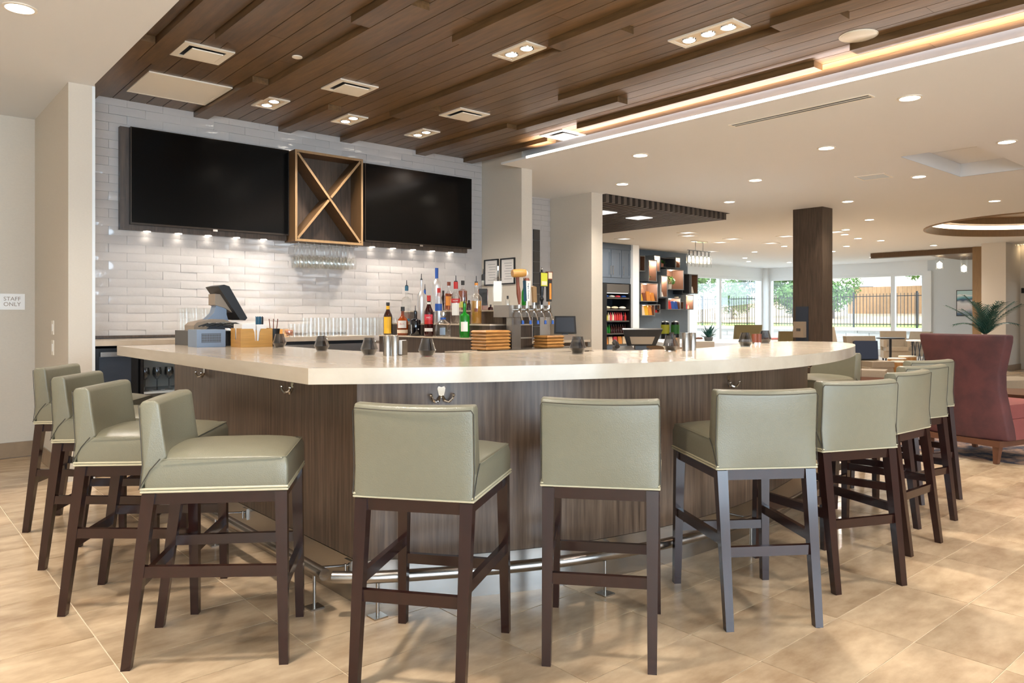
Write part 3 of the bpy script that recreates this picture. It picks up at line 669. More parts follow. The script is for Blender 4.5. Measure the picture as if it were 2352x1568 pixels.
# back counter with under-counter fridges
ct = G().box(1.357, 6.45, 1.017, 3.80, 7.036, 1.057).bevel(.003, 1).build('back_counter', 'slab'); tag(ct, 'pale back counter top running below the tiled wall', 'counter')
bk = G().box(1.357, 7.012, 1.0575, 3.80, 7.036, 1.083).build('drip_rail', 'wood_k'); tag(bk, 'slim dark rail along the rear of the back counter', 'rail')
G().box(1.357, 7.008, 1.058, 3.79, 7.0115, 1.064).build('drip_rail_gap', 'black', bk)
fx0 = 1.36; fx1 = at_y(322, 850, 6.47)[0]; fx2 = fx1 + .62
fr = thing('bar_fridge', 'black undercounter fridge with a steel top handle by the wall return', 'fridge', ((fx0 + fx1) / 2, 6.48, 0)); w = (fx1 - fx0) / 2 - .004
G().box(-w, .025, .05, w, .54, .995).build('cabinet', 'black', fr, smooth=False)
G().box(-w + .025, 0, .1, w - .06, .024, .93).bevel(.003, 1).build('door', 'navyp', fr)
G().box(-w + .03, -.025, .932, w - .06, .0, .968).bevel(.004, 1).build('handle', 'steel', fr)
wf = thing('wine_fridge', 'glass fronted wine fridge with hanging glasses under the left bar end', 'fridge', ((fx1 + fx2) / 2, 6.48, 0)); w = .305
g = G().box(-w, .02, .05, w, .54, .09).box(-w, .02, .95, w, .54, .99).box(-w, .02, .09, -w + .03, .54, .95).box(w - .03, .02, .09, w, .54, .95); g.build('cabinet', 'black', wf, smooth=False); G().box(-w + .03, .5, .09, w - .03, .54, .95).build('back_panel', 'cement', wf, smooth=False)
g = G().box(-w, 0, .06, -w + .02, .019, .98).box(w - .02, 0, .06, w, .019, .98).box(-w + .02, 0, .06, w - .02, .019, .09).box(-w + .02, 0, .955, w - .02, .019, .98); d_ = g.build('door', 'black', wf, smooth=False)
G().box(-w + .02, .006, .09, w - .02, .012, .955).build('pane', 'pane', d_)
G().box(-w + .03, .03, .62, w - .03, .5, .635).build('shelf', 'ivory', wf); G().box(-w + .03, .03, .36, w - .03, .5, .375).build('shelf', 'ivory', wf)
wg2 = G().lathe([(.0, .0), (.033, .0), (.033, .003), (.004, .008), (.0035, .085), (.02, .1), (.036, .13), (.037, .155), (.032, .19), (.030, .19), (.034, .155), (.033, .13), (.0, .097)], n=14).mesh('wine_glass_b', 'smoke')
for i in range(6):
    link('wine_glass', wg2, None, (fx1 + .075 + i * .093, 6.62, .6352), label='wine glass standing on the fridge shelf, %s from the left' % ORD[i], category='wine glass', group='wine glasses inside the wine fridge')
uc = thing('counter_cabinet', 'dark low cabinet fronts below the back counter behind the bar', 'cabinet', ((fx2 + 3.80) / 2, 6.48, 0)); w = (3.80 - fx2) / 2 - .003
G().box(-w, .02, .0, w, .55, 1.012).build('body', 'black', uc, smooth=False)
for k in range(3):
    a = -w + k * 2 * w / 3 + .004; dd = G().box(a, 0, .78, a + 2 * w / 3 - .008, .019, .985).build('drawer', 'steel', uc, smooth=False); G().tube([(a + .2, -.02, .88), (a + .4, -.02, .88)], .006).build('handle', 'chrome', dd)
    G().box(a, 0, .08, a + 2 * w / 3 - .008, .019, .77).build('door', 'dgrey', uc, smooth=False)
# tumblers on the back counter
tum = G().lathe([(.036, .0855), (.0355, .085), (.031, .0), (.0, .0)], n=14).mesh('tumbler', 'glass')
tal = G().lathe([(.035, .1185), (.0345, .118), (.031, .0), (.0, .0)], n=14).mesh('tall_tumbler', 'glass')
def glasses(x0, nx, y0, ny, lv, me, pitch, h, label, group):
    for i in range(nx):
        for j in range(ny):
            for k in range(lv): link('tumbler', me, None, (x0 + i * pitch, y0 + j * pitch, 1.0572 + k * h), label=label + ', %s row, %s, %s from the left' % (('front', 'middle', 'rear')[j], ('bottom layer', 'second layer', 'third layer')[k], ORD[i]), category='glass', group=group)
xg = at_y(657, 760, 6.6)[0]
glasses(xg + .07, 3, 6.56, 2, 1, tal, .078, .12, 'tall tumbler by the snack jar', 'tall tumblers on the back counter')
glasses(xg + .26, 6, 6.62, 3, 2, tum, .078, .0885, 'tumbler in the middle stack', 'middle stacked tumblers')
glasses(xg + .75, 6, 6.54, 3, 2, tum, .078, .0885, 'tumbler stacked by the bottles', 'stacked tumblers near the bottles')
glasses(at_y(418, 760, 6.75)[0], 4, 6.62, 3, 3, tum, .080, .0885, 'tumbler behind the cash terminal', 'tumblers behind the cash terminal')
jr = thing('snack_jar', 'round clear jar of orange snacks by the tumblers', 'jar', at_z(663, 770, 1.0572)); jl = jr.location; jr.location = (at_y(663, 768, 6.52)[0], 6.52, 1.0572)
G().lathe([(.0, 0), (.035, 0), (.052, .02), (.056, .05), (.048, .082), (.046, .082), (.052, .05), (.05, .022), (.0, .006)], n=18).build('jar_glass', 'glass', jr)
g = G(); rr = random.Random(3)
for k in range(30):
    a, r_, z = rr.uniform(0, 6.28), rr.uniform(0, .032), rr.uniform(.02, .055); g.ball((r_ * math.cos(a), r_ * math.sin(a), z), .012, 6, 4)
g.build('snacks', 'terra', jr, kind='stuff')
fb = G().box(0, 0, 0, .13, .10, .065).bevel(.004, 1).build('bamboo_box', 'bamboo', loc=(at_y(634, 760, 6.8)[0], 6.8, 1.0575)); tag(fb, 'small bamboo box behind the snack jar on the back counter', 'box')

# ------------------------------------------------------------------ tiered bottle display
td = thing('bottle_display', 'three tiered walnut bottle display with pale ledges', 'display stand', (3.83, 4.86, 0))
L_ = 1.54
for k, (x, z0, z1) in enumerate(((0, .55, 1.065), (.14, 1.0652, 1.18), (.28, 1.1802, 1.30))):
    G().box(x, .0, z0, .62, L_, z1 - .012).build('tier', 'wood_k', td, smooth=False)
    G().box(x - .006, -.006, z1 - .0118, .626, L_, z1).build('ledge', 'slab', td, smooth=False)
G().box(.02, .01, 0, .62, L_, .549).build('plinth', 'black', td, smooth=False)
TX, TZ = (3.90, 4.04, 4.25), (1.0652, 1.1802, 1.3002)
for nm, c, r in (('amber', (150, 62, 14), .1), ('darkamber', (44, 20, 12), .08), ('gold', (206, 150, 66), .1), ('green', (20, 140, 30), .08), ('burg', (52, 12, 14), .1), ('inkblack', (16, 16, 20), .06)):
    M['b_' + nm] = mat('bottle_' + nm, rgb(*c), r, spec=.7, trans=.35 if nm in ('amber', 'gold', 'green') else .0)
for nm, c in (('white', (232, 226, 216)), ('yellow', (226, 176, 44)), ('red', (190, 40, 34)), ('blue', (36, 82, 160)), ('teal', (40, 92, 116)), ('cream', (226, 206, 176)), ('lime', (196, 196, 60)), ('dark', (46, 44, 42)), ('orange', (216, 140, 60)), ('pink', (206, 60, 74)), ('brown', (120, 62, 40)), ('greenlab', (60, 130, 60))):
    M['c_' + nm] = mat('label_' + nm, rgb(*c), .5)
PHI = math.atan2(-.76, -.65)
def curved(g, r, z0, z1, half, n=6, phi=PHI):
    a = [g.b.verts.new((r * math.cos(phi - half + 2 * half * i / n), r * math.sin(phi - half + 2 * half * i / n), z0)) for i in range(n + 1)]
    b = [g.b.verts.new((r * math.cos(phi - half + 2 * half * i / n), r * math.sin(phi - half + 2 * half * i / n), z1)) for i in range(n + 1)]
    for i in range(n): g.b.faces.new((a[i], a[i + 1], b[i + 1], b[i]))
    return g
SHAPES = {  # (fraction of radius, fraction of height) for a body of unit size
 'round': [(.0, 0), (.9, 0), (1, .02), (1, .55), (.92, .62), (.55, .72), (.36, .80), (.32, .97), (.36, .975), (.36, 1), (0, 1)],
 'shoulder': [(.0, 0), (.94, 0), (1, .02), (1, .62), (.9, .67), (.4, .72), (.32, .76), (.32, 1), (0, 1)],
 'squat': [(.0, 0), (.9, 0), (1, .05), (.98, .45), (.85, .56), (.4, .66), (.28, .72), (.27, .88), (.33, .89), (.33, 1), (0, 1)],
 'cone': [(.0, 0), (.95, 0), (1, .02), (.98, .3), (.7, .6), (.4, .85), (.32, .9), (.32, 1), (0, 1)],
 'tall': [(.0, 0), (.95, 0), (1, .02), (1, .58), (.93, .66), (.6, .71), (.30, .76), (.26, .97), (.3, 1), (0, 1)]}
def bottle(px, tier, topv, wpx, shape, label, glass, liq=None, fill=.5, cap=None, capm='black', pourer=False, labs=(), neck=None, txt=None, zbase=None, X=None, square=False, Yy=None):
    Xb = X if X else TX[tier] - (.008 if wpx > 30 else 0); p = at_x(px, 760, Xb); z0 = zbase if zbase else TZ[tier]
    d = p[0] * _F[0] + p[1] * _F[1]; top = HC + (HZ - topv) * d / FPX; r = wpx * d / FPX / 2
    H = top - z0 - (.062 if pourer else 0)
    t = thing('bottle', label, 'bottle', (p[0], p[1], z0)); nn = 4 if square else 18; k = 1.25 if square else 1; ph = PHI + math.pi / 4 if square else 0
    prof = [(a * r * (k if a > .5 else 1), b * H) for a, b in SHAPES[shape]]
    g = G().lathe(prof, n=nn, phase=ph)
    if square: g.bevel(r * .16, 2, 50)
    body = g.build('glass_body', glass, t, ang=40)
    if liq:
        lp = [(max(a * r * (k if a > .5 else 1) - .003, 0), b * H) for a, b in SHAPES[shape] if b < fill] ; lp[0] = (0, .004); lp = [(a, max(b, .004)) for a, b in lp]; lp += [(lp[-1][0], fill * H), (0, fill * H)]
        g = G().lathe(lp, n=nn, phase=ph); g.build('liquid', liq, t, ang=40)
    nr = SHAPES[shape][-2][0] * r
    if cap:
        G().lathe([(nr + .0015, H * (1 - cap)), (nr + .002, H * (1 - cap)), (nr + .002, H + .003), (0, H + .003)], n=12).build('cap', capm, t)
    if neck: G().lathe([(nr + .001, H * neck[0]), (nr + .0012, H * neck[1])], n=12).build('neck_band', neck[2], t)
    if pourer:
        G().cyl((0, 0, H), (0, 0, H + .012), nr * .9, n=10).cyl((0, 0, H + .012), (0, 0, H + .06), .0045, .003, n=8).build('pourer', 'black', t)
    rl = r * (1.0 if not square else .90)
    for (a, b, half, m) in labs:
        g = G()
        if square:
            c, s_ = math.cos(PHI), math.sin(PHI); hw = r * .74
            g.quadbox([(c * rl * e - s_ * hw * f, s_ * rl * e + c * hw * f, zz) for zz in (a * H, b * H) for e, f in ((1.0, -1), (1.0, 1), (.9, 1), (.9, -1))])
        else: curved(g, r + .0008, a * H, b * H, half)
        g.build('label', m, t)
    if txt:
        body_, zf, size, m = txt
        text(body_, 'lettering', m, t, (math.cos(PHI) * (r * (1.0 if not square else .94) + .003), math.sin(PHI) * (r * (1.0 if not square else .94) + .003), zf * H), (math.pi / 2, 0, PHI + math.pi / 2), size)
    return t
bottle(891, 0, 695, 20.5, 'round', 'dark coffee liqueur bottle with a yellow label, first on the lowest tier', 'b_darkamber', cap=.08, capm='c_dark', labs=[(.04, .56, .9, 'c_yellow')], neck=(.78, .9, 'c_yellow'))
bottle(925, 0, 705, 26, 'squat', 'amber whiskey bottle with white lettered labels on the lowest tier', 'b_amber', cap=.14, capm='c_dark', labs=[(.26, .52, .8, 'c_white'), (.08, .2, 1.2, 'c_cream')], txt=("ELL'S", .40, .020, 'c_red'))
b3 = bottle(954, 0, 701, 25, 'shoulder', 'black bottle with a white triangular label and pourer on the lowest tier', 'b_inkblack', pourer=True)
c_, s_ = math.cos(PHI), math.sin(PHI); r_ = .041
g = G(); vs = [g.b.verts.new((c_ * r_ - s_ * a, s_ * r_ + c_ * a, z)) for a, z in ((-.034, .02), (.040, .062), (-.034, .105))]; g.b.faces.new(vs); g.build('label', 'c_white', b3)
bottle(985, 0, 679, 21.5, 'round', 'dark red vermouth bottle with a pink and red label on the lowest tier', 'b_burg', cap=.13, capm='c_red', labs=[(.30, .40, 1.0, 'c_red'), (.40, .54, 1.0, 'c_pink'), (.12, .20, 1.0, 'c_white')], neck=(.76, .84, 'c_white'), txt=('INO', .46, .020, 'c_white'))
bottle(1018, 0, 718, 37, 'squat', 'squat clear tequila bottle with a round stopper and blue band on the lowest tier', 'bglass', cap=.10, capm='chrome', labs=[(.08, .38, .35, 'bgrey')], neck=(.72, .80, 'c_blue'))
bottle(1067, 0, 680, 24, 'shoulder', 'bright green gin bottle with a pale label on the lowest tier', 'b_green', pourer=True, labs=[(.18, .46, .7, 'c_white')])
bottle(934, 1, 643, 22, 'shoulder', 'clear spirit bottle with a dark blue collar on the middle tier', 'bglass', pourer=True, cap=.12, capm='c_teal', labs=[(.05, .12, .8, 'c_teal')], square=True)
bottle(968, 1, 628, 19, 'tall', 'frosted white tall bottle with a pourer on the middle tier', 'glassf', pourer=True)
bottle(1008, 1, 662, 22, 'cone', 'cone shaped white and blue bottle with a red cap on the middle tier', 'glassf', cap=.22, capm='c_red', labs=[(.36, .56, .8, 'c_blue')])
bottle(1047, 1, 632, 25, 'round', 'clear vodka bottle with red cap and red banded label on the middle tier', 'bglass', pourer=True, cap=.16, capm='c_red', labs=[(.50, .60, .9, 'c_red'), (.20, .49, .7, 'c_white')], txt=('NOFF', .55, .019, 'c_white'))
bottle(1094, 1, 633, 26, 'tall', 'clear bottle half full of golden spirit on the middle tier', 'bglass', liq='b_gold', fill=.56, pourer=True, neck=(.94, 1.0, 'c_orange'), labs=[(.30, .38, .3, 'c_brown')])
bottle(976, 2, 652, 11, 'round', 'slim bottle with a blue collar behind the frosted bottle', 'bglass', pourer=True, cap=.2, capm='c_blue', X=4.20)
bottle(1003, 2, 616, 22, 'tall', 'tall frosted vodka bottle with a bright blue cap on the top tier', 'glassf', cap=.24, capm='c_blue')
bottle(1018, 2, 668, 12, 'round', 'small dark bottle beside the tall blue capped vodka', 'b_darkamber', cap=.12, capm='c_dark', X=4.34)
bottle(1031, 2, 648, 22, 'squat', 'amber whiskey bottle with a cork top on the top tier', 'bglass', liq='b_amber', fill=.60, cap=.12, capm='c_brown', labs=[(.18, .5, .6, 'c_orange')])
bottle(1063, 2, 645, 22, 'shoulder', 'whiskey bottle with a lime green label on the top tier', 'bglass', liq='b_amber', fill=.66, cap=.14, capm='c_dark', labs=[(.10, .30, .9, 'c_lime')])
bottle(1077, 2, 690, 12, 'round', 'small brown bottle between the lime label and the golden bottle', 'b_darkamber', cap=.15, capm='c_dark', X=4.2)
bottle(1110, 2, 617, 26, 'shoulder', 'square whiskey bottle with a black label and pourer on the top tier', 'bglass', liq='b_amber', fill=.6, pourer=True, cap=.14, capm='c_dark', labs=[(.14, .62, .8, 'c_dark'), (.2, .5, .3, 'dgrey')], square=True)
bottle(1127, 2, 700, 12, 'squat', 'small dark red bottle at the right end of the top tier', 'b_burg', cap=.15, capm='c_dark', X=4.3)

# ------------------------------------------------------------------ inner ledge, beer tower, boards
lg = thing('inner_ledge', 'pale work ledge with a steel drainer inside the bar', 'counter', (4.22, 4.7, 0))
G().box(-.72, -.10, .942, .72, .15, .97).bevel(.003, 1).build('worktop', 'slab', lg); G().box(-.70, -.08, 0, .70, .14, .941).build('base', 'wood_k', lg, smooth=False)
G().box(-.36, -.09, .9702, .70, .14, .976).build('drainer', 'steel', lg, smooth=False)
tw = thing('beer_tower', 'T shaped stainless beer tower with five taps', 'beer tower', (4.13, 4.74, .9762))
G().box(-.05, -.035, 0, .05, .035, .262).bevel(.003, 1).build('column', 'steel', tw)
G().box(-.12, -.08, .2625, .36, .12, .362).bevel(.004, 1).build('head', 'steel', tw)
taps = []
for k in range(5):
    x = -.04 + .085 * k
    tp = G().cyl((x, -.081, .325), (x, -.125, .325), .014, n=12).cyl((x, -.115, .305), (x, -.115, .365), .009, n=10).tube([(x, -.115, .315), (x + .002, -.14, .29), (x + .004, -.155, .235)], .0075, 8).build('faucet', 'chrome', tw)
    G().cyl((x + .004, -.155, .236), (x + .004, -.157, .205), .009, .011, n=10).build('spout_cap', 'c_blue', tp)
    taps.append((4.13 + x, 4.74 - .115, .9762 + .3655))
def tapthing(k, label): return thing('tap_handle', label, 'tap handle', taps[k])
t = tapthing(0, 'turned wooden tap handle topped by a brass barrel mallet')
G().tube([(0, 0, 0), (0, 0, .03), (-.006, 0, .09), (-.014, 0, .16), (-.018, 0, .225)], [.006, .012, .018, .014, .015], 10).build('shaft', 'c_brown', t)
bd = G(); a0, a1 = Vector((-.075, .0, .255)), Vector((.03, -.035, .262))
for f0, f1, r0, r1 in ((0, .2, .030, .034), (.2, .8, .034, .034), (.8, 1, .034, .030)): bd.cyl(a0.lerp(a1, f0), a0.lerp(a1, f1), r0, r1, 16)
bd.build('barrel', 'bamboo', t); G().cyl(a1, a1 + Vector((.006, -.002, 0)), .029, n=16).build('barrel_end', 'c_orange', t)
t = tapthing(1, 'white tapered tap handle with a white ball finial')
G().extr([(-.015, .03), (.015, .03), (.026, .20), (-.026, .20)], (0, -.02, 0), (1, 0, 0), (0, 0, 1), (0, .04, 0)).bevel(.003, 1).build('paddle', 'c_white', t)
G().extr([(-.015, .03), (-.013, .03), (-.024, .20), (-.0265, .20)], (-.0025, -.018, 0), (1, 0, 0), (0, 0, 1), (0, .036, 0)).build('side_stripe', 'c_teal', t)
G().cyl((0, 0, 0), (0, 0, .03), .008, n=10).build('ferrule', 'chrome', t); G().cyl((0, 0, .20), (0, 0, .222), .026, .018, n=12).build('collar', 'c_brown', t); G().ball((0, .03, .258), .034, 14, 10).build('ball', 'c_white', t)
text('Angry Orchard', 'lettering', 'c_teal', t, (0, -.0215, .115), (math.pi / 2, math.pi / 2, 0), .021)
t = tapthing(2, 'flat wooden paddle tap handle in the middle')
G().extr([(-.018, .02), (.022, .02), (.015, .15), (-.02, .16), (-.028, .15)], (0, -.012, 0), (1, 0, 0), (0, 0, 1), (0, .022, 0)).bevel(.003, 1).build('paddle', 'wood_o', t); G().cyl((0, 0, 0), (0, 0, .02), .007, n=10).build('ferrule', 'chrome', t)
t = tapthing(3, 'black tap handle with a lime yellow sign plate')
G().lathe([(0, 0), (.008, 0), (.012, .03), (.02, .05), (.012, .07), (.016, .09), (.02, .17), (.012, .27), (.008, .30), (.004, .315), (0, .315)], n=12).build('shaft', 'black', t)
G().box(-.042, -.03, .155, .042, -.016, .275).bevel(.002, 1).build('sign_plate', 'c_dark', t); pf = G().box(-.037, -.0315, .160, .037, -.0302, .270).build('sign_face', 'c_lime', t)
G().box(-.03, -.0325, .168, .03, -.0316, .20).build('sign_panel', 'c_cream', t); G().ball((0, 0, .305), .011, 8, 6).build('finial', 'chrome', t)
t = tapthing(4, 'black rectangular tap handle with an orange stripe')
G().extr([(-.018, .03), (.018, .03), (.021, .215), (-.021, .215)], (0, -.016, 0), (1, 0, 0), (0, 0, 1), (0, .032, 0)).bevel(.003, 1).build('paddle', 'c_dark', t)
G().box(-.011, -.018, .05, .011, -.0155, .185).bevel(.004, 2).build('inlay', 'c_orange', t); G().cyl((0, 0, 0), (0, 0, .03), .007, n=10).build('ferrule', 'c_orange', t)
G().extr([(-.024, .216), (.024, .216), (.032, .285), (-.030, .285)], (0, -.014, 0), (1, 0, 0), (0, 0, 1), (0, .028, 0)).bevel(.003, 1).build('crest', 'c_brown', t); G().box(-.021, -.0155, .225, .022, -.0135, .278).build('emblem', 'c_cream', t)
bottle(1143, 2, 612, 24, 'shoulder', 'tall clear spirit bottle with a white label standing on the beer tower', 'bglass', cap=.10, capm='chrome', labs=[(.10, .62, .9, 'c_white')], zbase=.9762 + .3622, X=4.06, square=True)
bottle(1203, 2, 634, 10, 'round', 'green bottle with a pourer behind the beer taps', 'b_green', pourer=True, zbase=.9762 + .3622, X=4.36)
bottle(1166, 2, 680, 10, 'round', 'small bottle with a dark cap behind the wooden tap', 'bglass', cap=.3, capm='c_dark', zbase=.9762 + .3622, X=4.20)
def boards(x, y, n, wx, wy, label):
    for k in range(n):
        z = .9764 + .0262 * k if x > 3.86 else .9702 + .0262 * k
        p = [(-wx / 2 + .012, -wy / 2 + .012), (wx / 2 - .012, -wy / 2 + .012), (wx / 2 - .012, wy / 2 - .012), (-wx / 2 + .012, wy / 2 - .012)]
        g = G(); b = g.b
        lo = [b.verts.new((a, c, 0)) for a, c in p]; mi = [b.verts.new((a * 1 + math.copysign(.012, a), c + math.copysign(.012, c), .013)) for a, c in p]; hi = [b.verts.new((a, c, .026)) for a, c in p]
        for r0, r1 in ((lo, mi), (mi, hi)):
            for i in range(4): b.faces.new((r0[i], r0[(i + 1) % 4], r1[(i + 1) % 4], r1[i]))
        b.faces.new(lo[::-1]); b.faces.new(hi)
        o = g.build('serving_board', 'acacia', None, smooth=False, loc=(x, y, z)); pos = 'bottom' if k == 0 else 'top' if k == n - 1 else ['second', 'third', 'fourth', 'fifth', 'sixth'][k - 1] + ' up'
        tag(o, 'wooden serving board, %s of the %s' % (pos, label), 'board', 'serving boards, ' + label)
boards(3.865, 4.72, 6, .26, .20, 'taller stack left of the taps'); boards(4.50, 4.70, 4, .21, .18, 'lower stack right of the taps')

# ------------------------------------------------------------------ things standing on the bar top
SZ = ST + .0003
def on(u, v): return at_z(u, v, SZ)
def votive(u, v, s, label, z=SZ, X=None):
    p = at_z(u, v, z) if X is None else X
    t = thing('candle_holder', label, 'candle holder', p); d = p[0] * _F[0] + p[1] * _F[1]; W = .0455 * s; Ht = .091 * s
    prof = [(.028 * s, .0), (W, .031 * s), (W * .86, .050 * s), (.0315 * s, .074 * s), (.0275 * s, Ht), (.0262 * s, Ht), (.030 * s, .074 * s), (W * .86 - .002, .050 * s), (W - .003, .031 * s), (.026 * s, .004), (.0, .004)]
    G().lathe([(0, 0), (.028 * s, 0)] + prof[1:], n=24).build('faceted_glass', 'smoke', t, ang=25)
    G().lathe([(0, .0045), (.0245 * s, .0045), (.041 * s, .030 * s), (.0, .034 * s)], n=24).build('dark_base', 'smoked', t, ang=25)
    return t
for u, v, s, lb in ((642, 799, .95, 'smoked faceted glass candle holder beside the wooden napkin caddy'), (739, 807, .95, 'smoked faceted glass candle holder second from the napkin caddy'), (848, 816, .97, 'smoked faceted glass candle holder just left of the near steel shakers'),
                    (981, 819, .97, 'paler faceted glass candle holder just right of the near steel shakers'), (1327, 813, 1.0, 'smoked faceted glass candle holder in front of the small flat till screen'), (1540, 807, .98, 'smoked faceted glass candle holder left of the far steel shakers'),
                    (1583, 803, .9, 'smoked faceted glass candle holder half hidden behind the far steel shakers'), (1712, 796.5, 1.0, 'smoked faceted glass candle holder nearest us in the far end cluster'), (1757, 789, 1.02, 'smoked faceted glass candle holder right of the brown shaker pair')):
    votive(u, v - 1, s, lb)
def shakers(u0, v0, u1, v1, lbs, mt, r, h):
    for (u, v), l in zip(((u0, v0), (u1, v1)), lbs):
        t = thing('shaker', l, 'shaker', on(u, v)); G().lathe([(0, 0), (r, 0), (r, h * .97), (r * .92, h), (0, h)], n=20).build('body', mt, t); G().cyl((0, 0, h), (0, 0, h + .001), r * .4, n=10).build('lid', mt, t)
shakers(889.5, 816, 906.5, 816, ('brushed steel shaker, left of the near pair', 'brushed steel shaker, right of the near pair'), 'steel', .0205, .100)
shakers(1575, 805, 1590, 804, ('brushed steel shaker, left of the far pair', 'brushed steel shaker, right of the far pair'), 'steel', .0215, .102)
p = on(925, 815); mh = thing('packet_holder', 'small steel sugar packet holder beside the near shakers', 'holder', p, .4)
G().box(-.022, -.014, 0, .022, .014, .003).box(-.022, -.014, .003, .022, -.011, .074).box(-.022, .011, .003, .022, .014, .074).build('tray', 'steel', mh, smooth=False); G().box(-.019, -.009, .0035, .019, .009, .076).build('packets', 'paperw', mh, smooth=False)
p = at_z(1562, 803, SZ); mh = thing('packet_holder', 'small brass toned packet holder between the far candle holder and shakers', 'holder', (p[0] + .03, p[1] + .05, SZ), .4)
G().box(-.03, -.014, 0, .03, .014, .003).box(-.03, -.014, .003, .03, -.011, .07).box(-.03, .011, .003, .03, .014, .07).build('tray', 'taupe', mh, smooth=False); G().box(-.026, -.009, .0035, .026, .009, .068).build('packets', 'c_orange', mh, smooth=False)
for u, l in ((1733.5, 'brown wooden shaker, left of the pair in the far end cluster'), (1742.5, 'brown wooden shaker, right of the pair in the far end cluster')):
    t = thing('shaker', l, 'shaker', at_z(u, 790, SZ)); G().lathe([(0, .012), (.020, .012), (.020, .072), (0, .072)], n=16).build('body', 'c_brown', t); G().lathe([(0, 0), (.0195, 0), (.0195, .0118), (0, .0118)], n=16).build('base', 'chrome', t)
# cash terminal group on the left arm of the bar
p = at_z(452, 798, SZ); q = at_y(518, 796, p[1]); w = q[0] - p[0]
bx = thing('power_unit', 'blue grey metal power unit with a perforated front on the left bar arm', 'device', (p[0], p[1], SZ))
G().box(0, 0, 0, w, .17, .112).bevel(.003, 1).build('case', 'bgrey', bx); vg = G().box(w * .16, -.002, .03, w * .84, .0, .088).build('vent_plate', 'dgrey', bx)
g = G()
for i in range(22):
    x = w * .17 + i * w * .66 / 21; g.box(x - .0006, -.0032, .032, x + .0006, -.002, .086)
for k in range(4): g.box(w * .165, -.0034, .034 + k * .016, w * .835, -.002, .0355 + k * .016)
g.build('grille', 'bgrey', vg)
p2 = at_z(401, 790, SZ); dw = thing('cash_box', 'flat dark grey cash box under the point of sale terminal', 'cash box', (1.65, 5.13, SZ))
G().box(0, 0, 0, .42, .355, .100).bevel(.003, 1).build('case', 'dgrey', dw)
tz = SZ + .1004; tm = thing('cash_terminal', 'silver and black point of sale terminal turned away from us on the left bar arm', 'terminal', (1.675, 5.17, tz))
e = (0, .19, 0)
G().extr([(0, 0), (.35, 0), (.35, .014), (.28, .045), (.20, .075), (.12, .078), (.02, .055), (0, .035)], (0, 0, 0), (1, 0, 0), (0, 0, 1), e).bevel(.006, 2).build('base', 'taupe', tm)
G().extr([(.07, .0), (.34, .0), (.28, .034), (.20, .055), (.13, .05)], (0, -.003, .002), (1, 0, 0), (0, 0, 1), (0, .004, 0)).build('base_inlay', 'navyp', tm)
G().extr([(.10, .07), (.25, .06), (.235, .11), (.235, .17), (.165, .175), (.15, .12)], (0, .05, 0), (1, 0, 0), (0, 0, 1), (0, .09, 0)).bevel(.006, 2).build('neck', 'bgrey', tm)
G().extr([(.15, .175), (.215, .155), (.295, .105), (.235, .245), (.15, .25)], (0, .03, 0), (1, 0, 0), (0, 0, 1), (0, .13, 0)).bevel(.008, 2).build('rear_cover', 'taupe', tm)
G().extr([(.150, .300), (.19, .312), (.225, .302), (.350, .085), (.335, .068), (.300, .072)], (0, -.03, 0), (1, 0, 0), (0, 0, 1), (0, .25, 0)).bevel(.008, 2).build('screen', 'black', tm)
cbs = G(); rr = random.Random(5)
for k in range(7):
    a = Vector((.05 + .02 * k, -.02 - .015 * (k % 3), .02)); cbs.tube([a, a + Vector((.05, -.03, .02)), a + Vector((.12, -.02, .012 + .01 * (k % 2))), a + Vector((.2, -.01, -.005))], .004, 6)
cb = cbs.build('cable_bundle', 'black', None, loc=(bx.location.x - .02, bx.location.y + .08, SZ + .112)); tag(cb, 'tangle of black cables lying on the blue grey power unit', 'cables')
cbs = G()
for k in range(6): cbs.tube([(.0 + .008 * k, 0, .004), (.01 + .006 * k, .01, .05), (.005 + .01 * k, .0, .10), (.02 + .004 * k, .03, .115)], .005, 6)
cb = cbs.build('cable_bundle', 'black', None, loc=(bx.location.x + w + .01, bx.location.y + .05, SZ)); tag(cb, 'upright black cables between the power unit and the napkin caddy', 'cables')
p = at_z(553, 798, SZ); q = at_y(626, 797, p[1]); w = q[0] - p[0]
nc = thing('napkin_caddy', 'bamboo napkin caddy with slotted sides on the left bar arm', 'caddy', (p[0], p[1], SZ)); H = .118; dp = .17
G().box(.0005, .0005, 0, w - .0005, dp, .008).build('floor_board', 'bamboo', nc, smooth=False)
fr_ = [(0, 0), (w, 0), (w, H), (w * .64, H), (w * .60, H - .02), (w * .57, .04), (w * .45, .04), (w * .42, H - .02), (w * .38, H), (0, H)]
G().extr(fr_, (0, 0, .0), (1, 0, 0), (0, 0, 1), (0, .008, 0)).build('front_board', 'bamboo', nc, smooth=False); G().box(0, dp - .008, .0081, w, dp, H).build('back_board', 'bamboo', nc, smooth=False)
sd = [(0, 0), (dp - .017, 0), (dp - .017, H - .006), (dp * .66, H - .006), (dp * .62, .04), (dp * .42, .04), (dp * .38, H - .006), (0, H - .006)]
for x in (0, w - .008): G().extr(sd, (x, .0085, .0082), (0, 1, 0), (0, 0, 1), (.008, 0, 0)).build('side_board', 'bamboo', nc, smooth=False)
G().box(w * .5 - .004, .009, .0085, w * .5 + .004, dp - .009, H - .01).build('divider', 'bamboo', nc, smooth=False)
nk = G().box(.012, .010, .0085, w * .48, .15, H + .03).bevel(.004, 1).build('napkin_stack', 'paperw', None, loc=nc.location); tag(nk, 'stack of white napkins in the left bay of the napkin caddy', 'napkins', 'napkin stacks in the caddy')
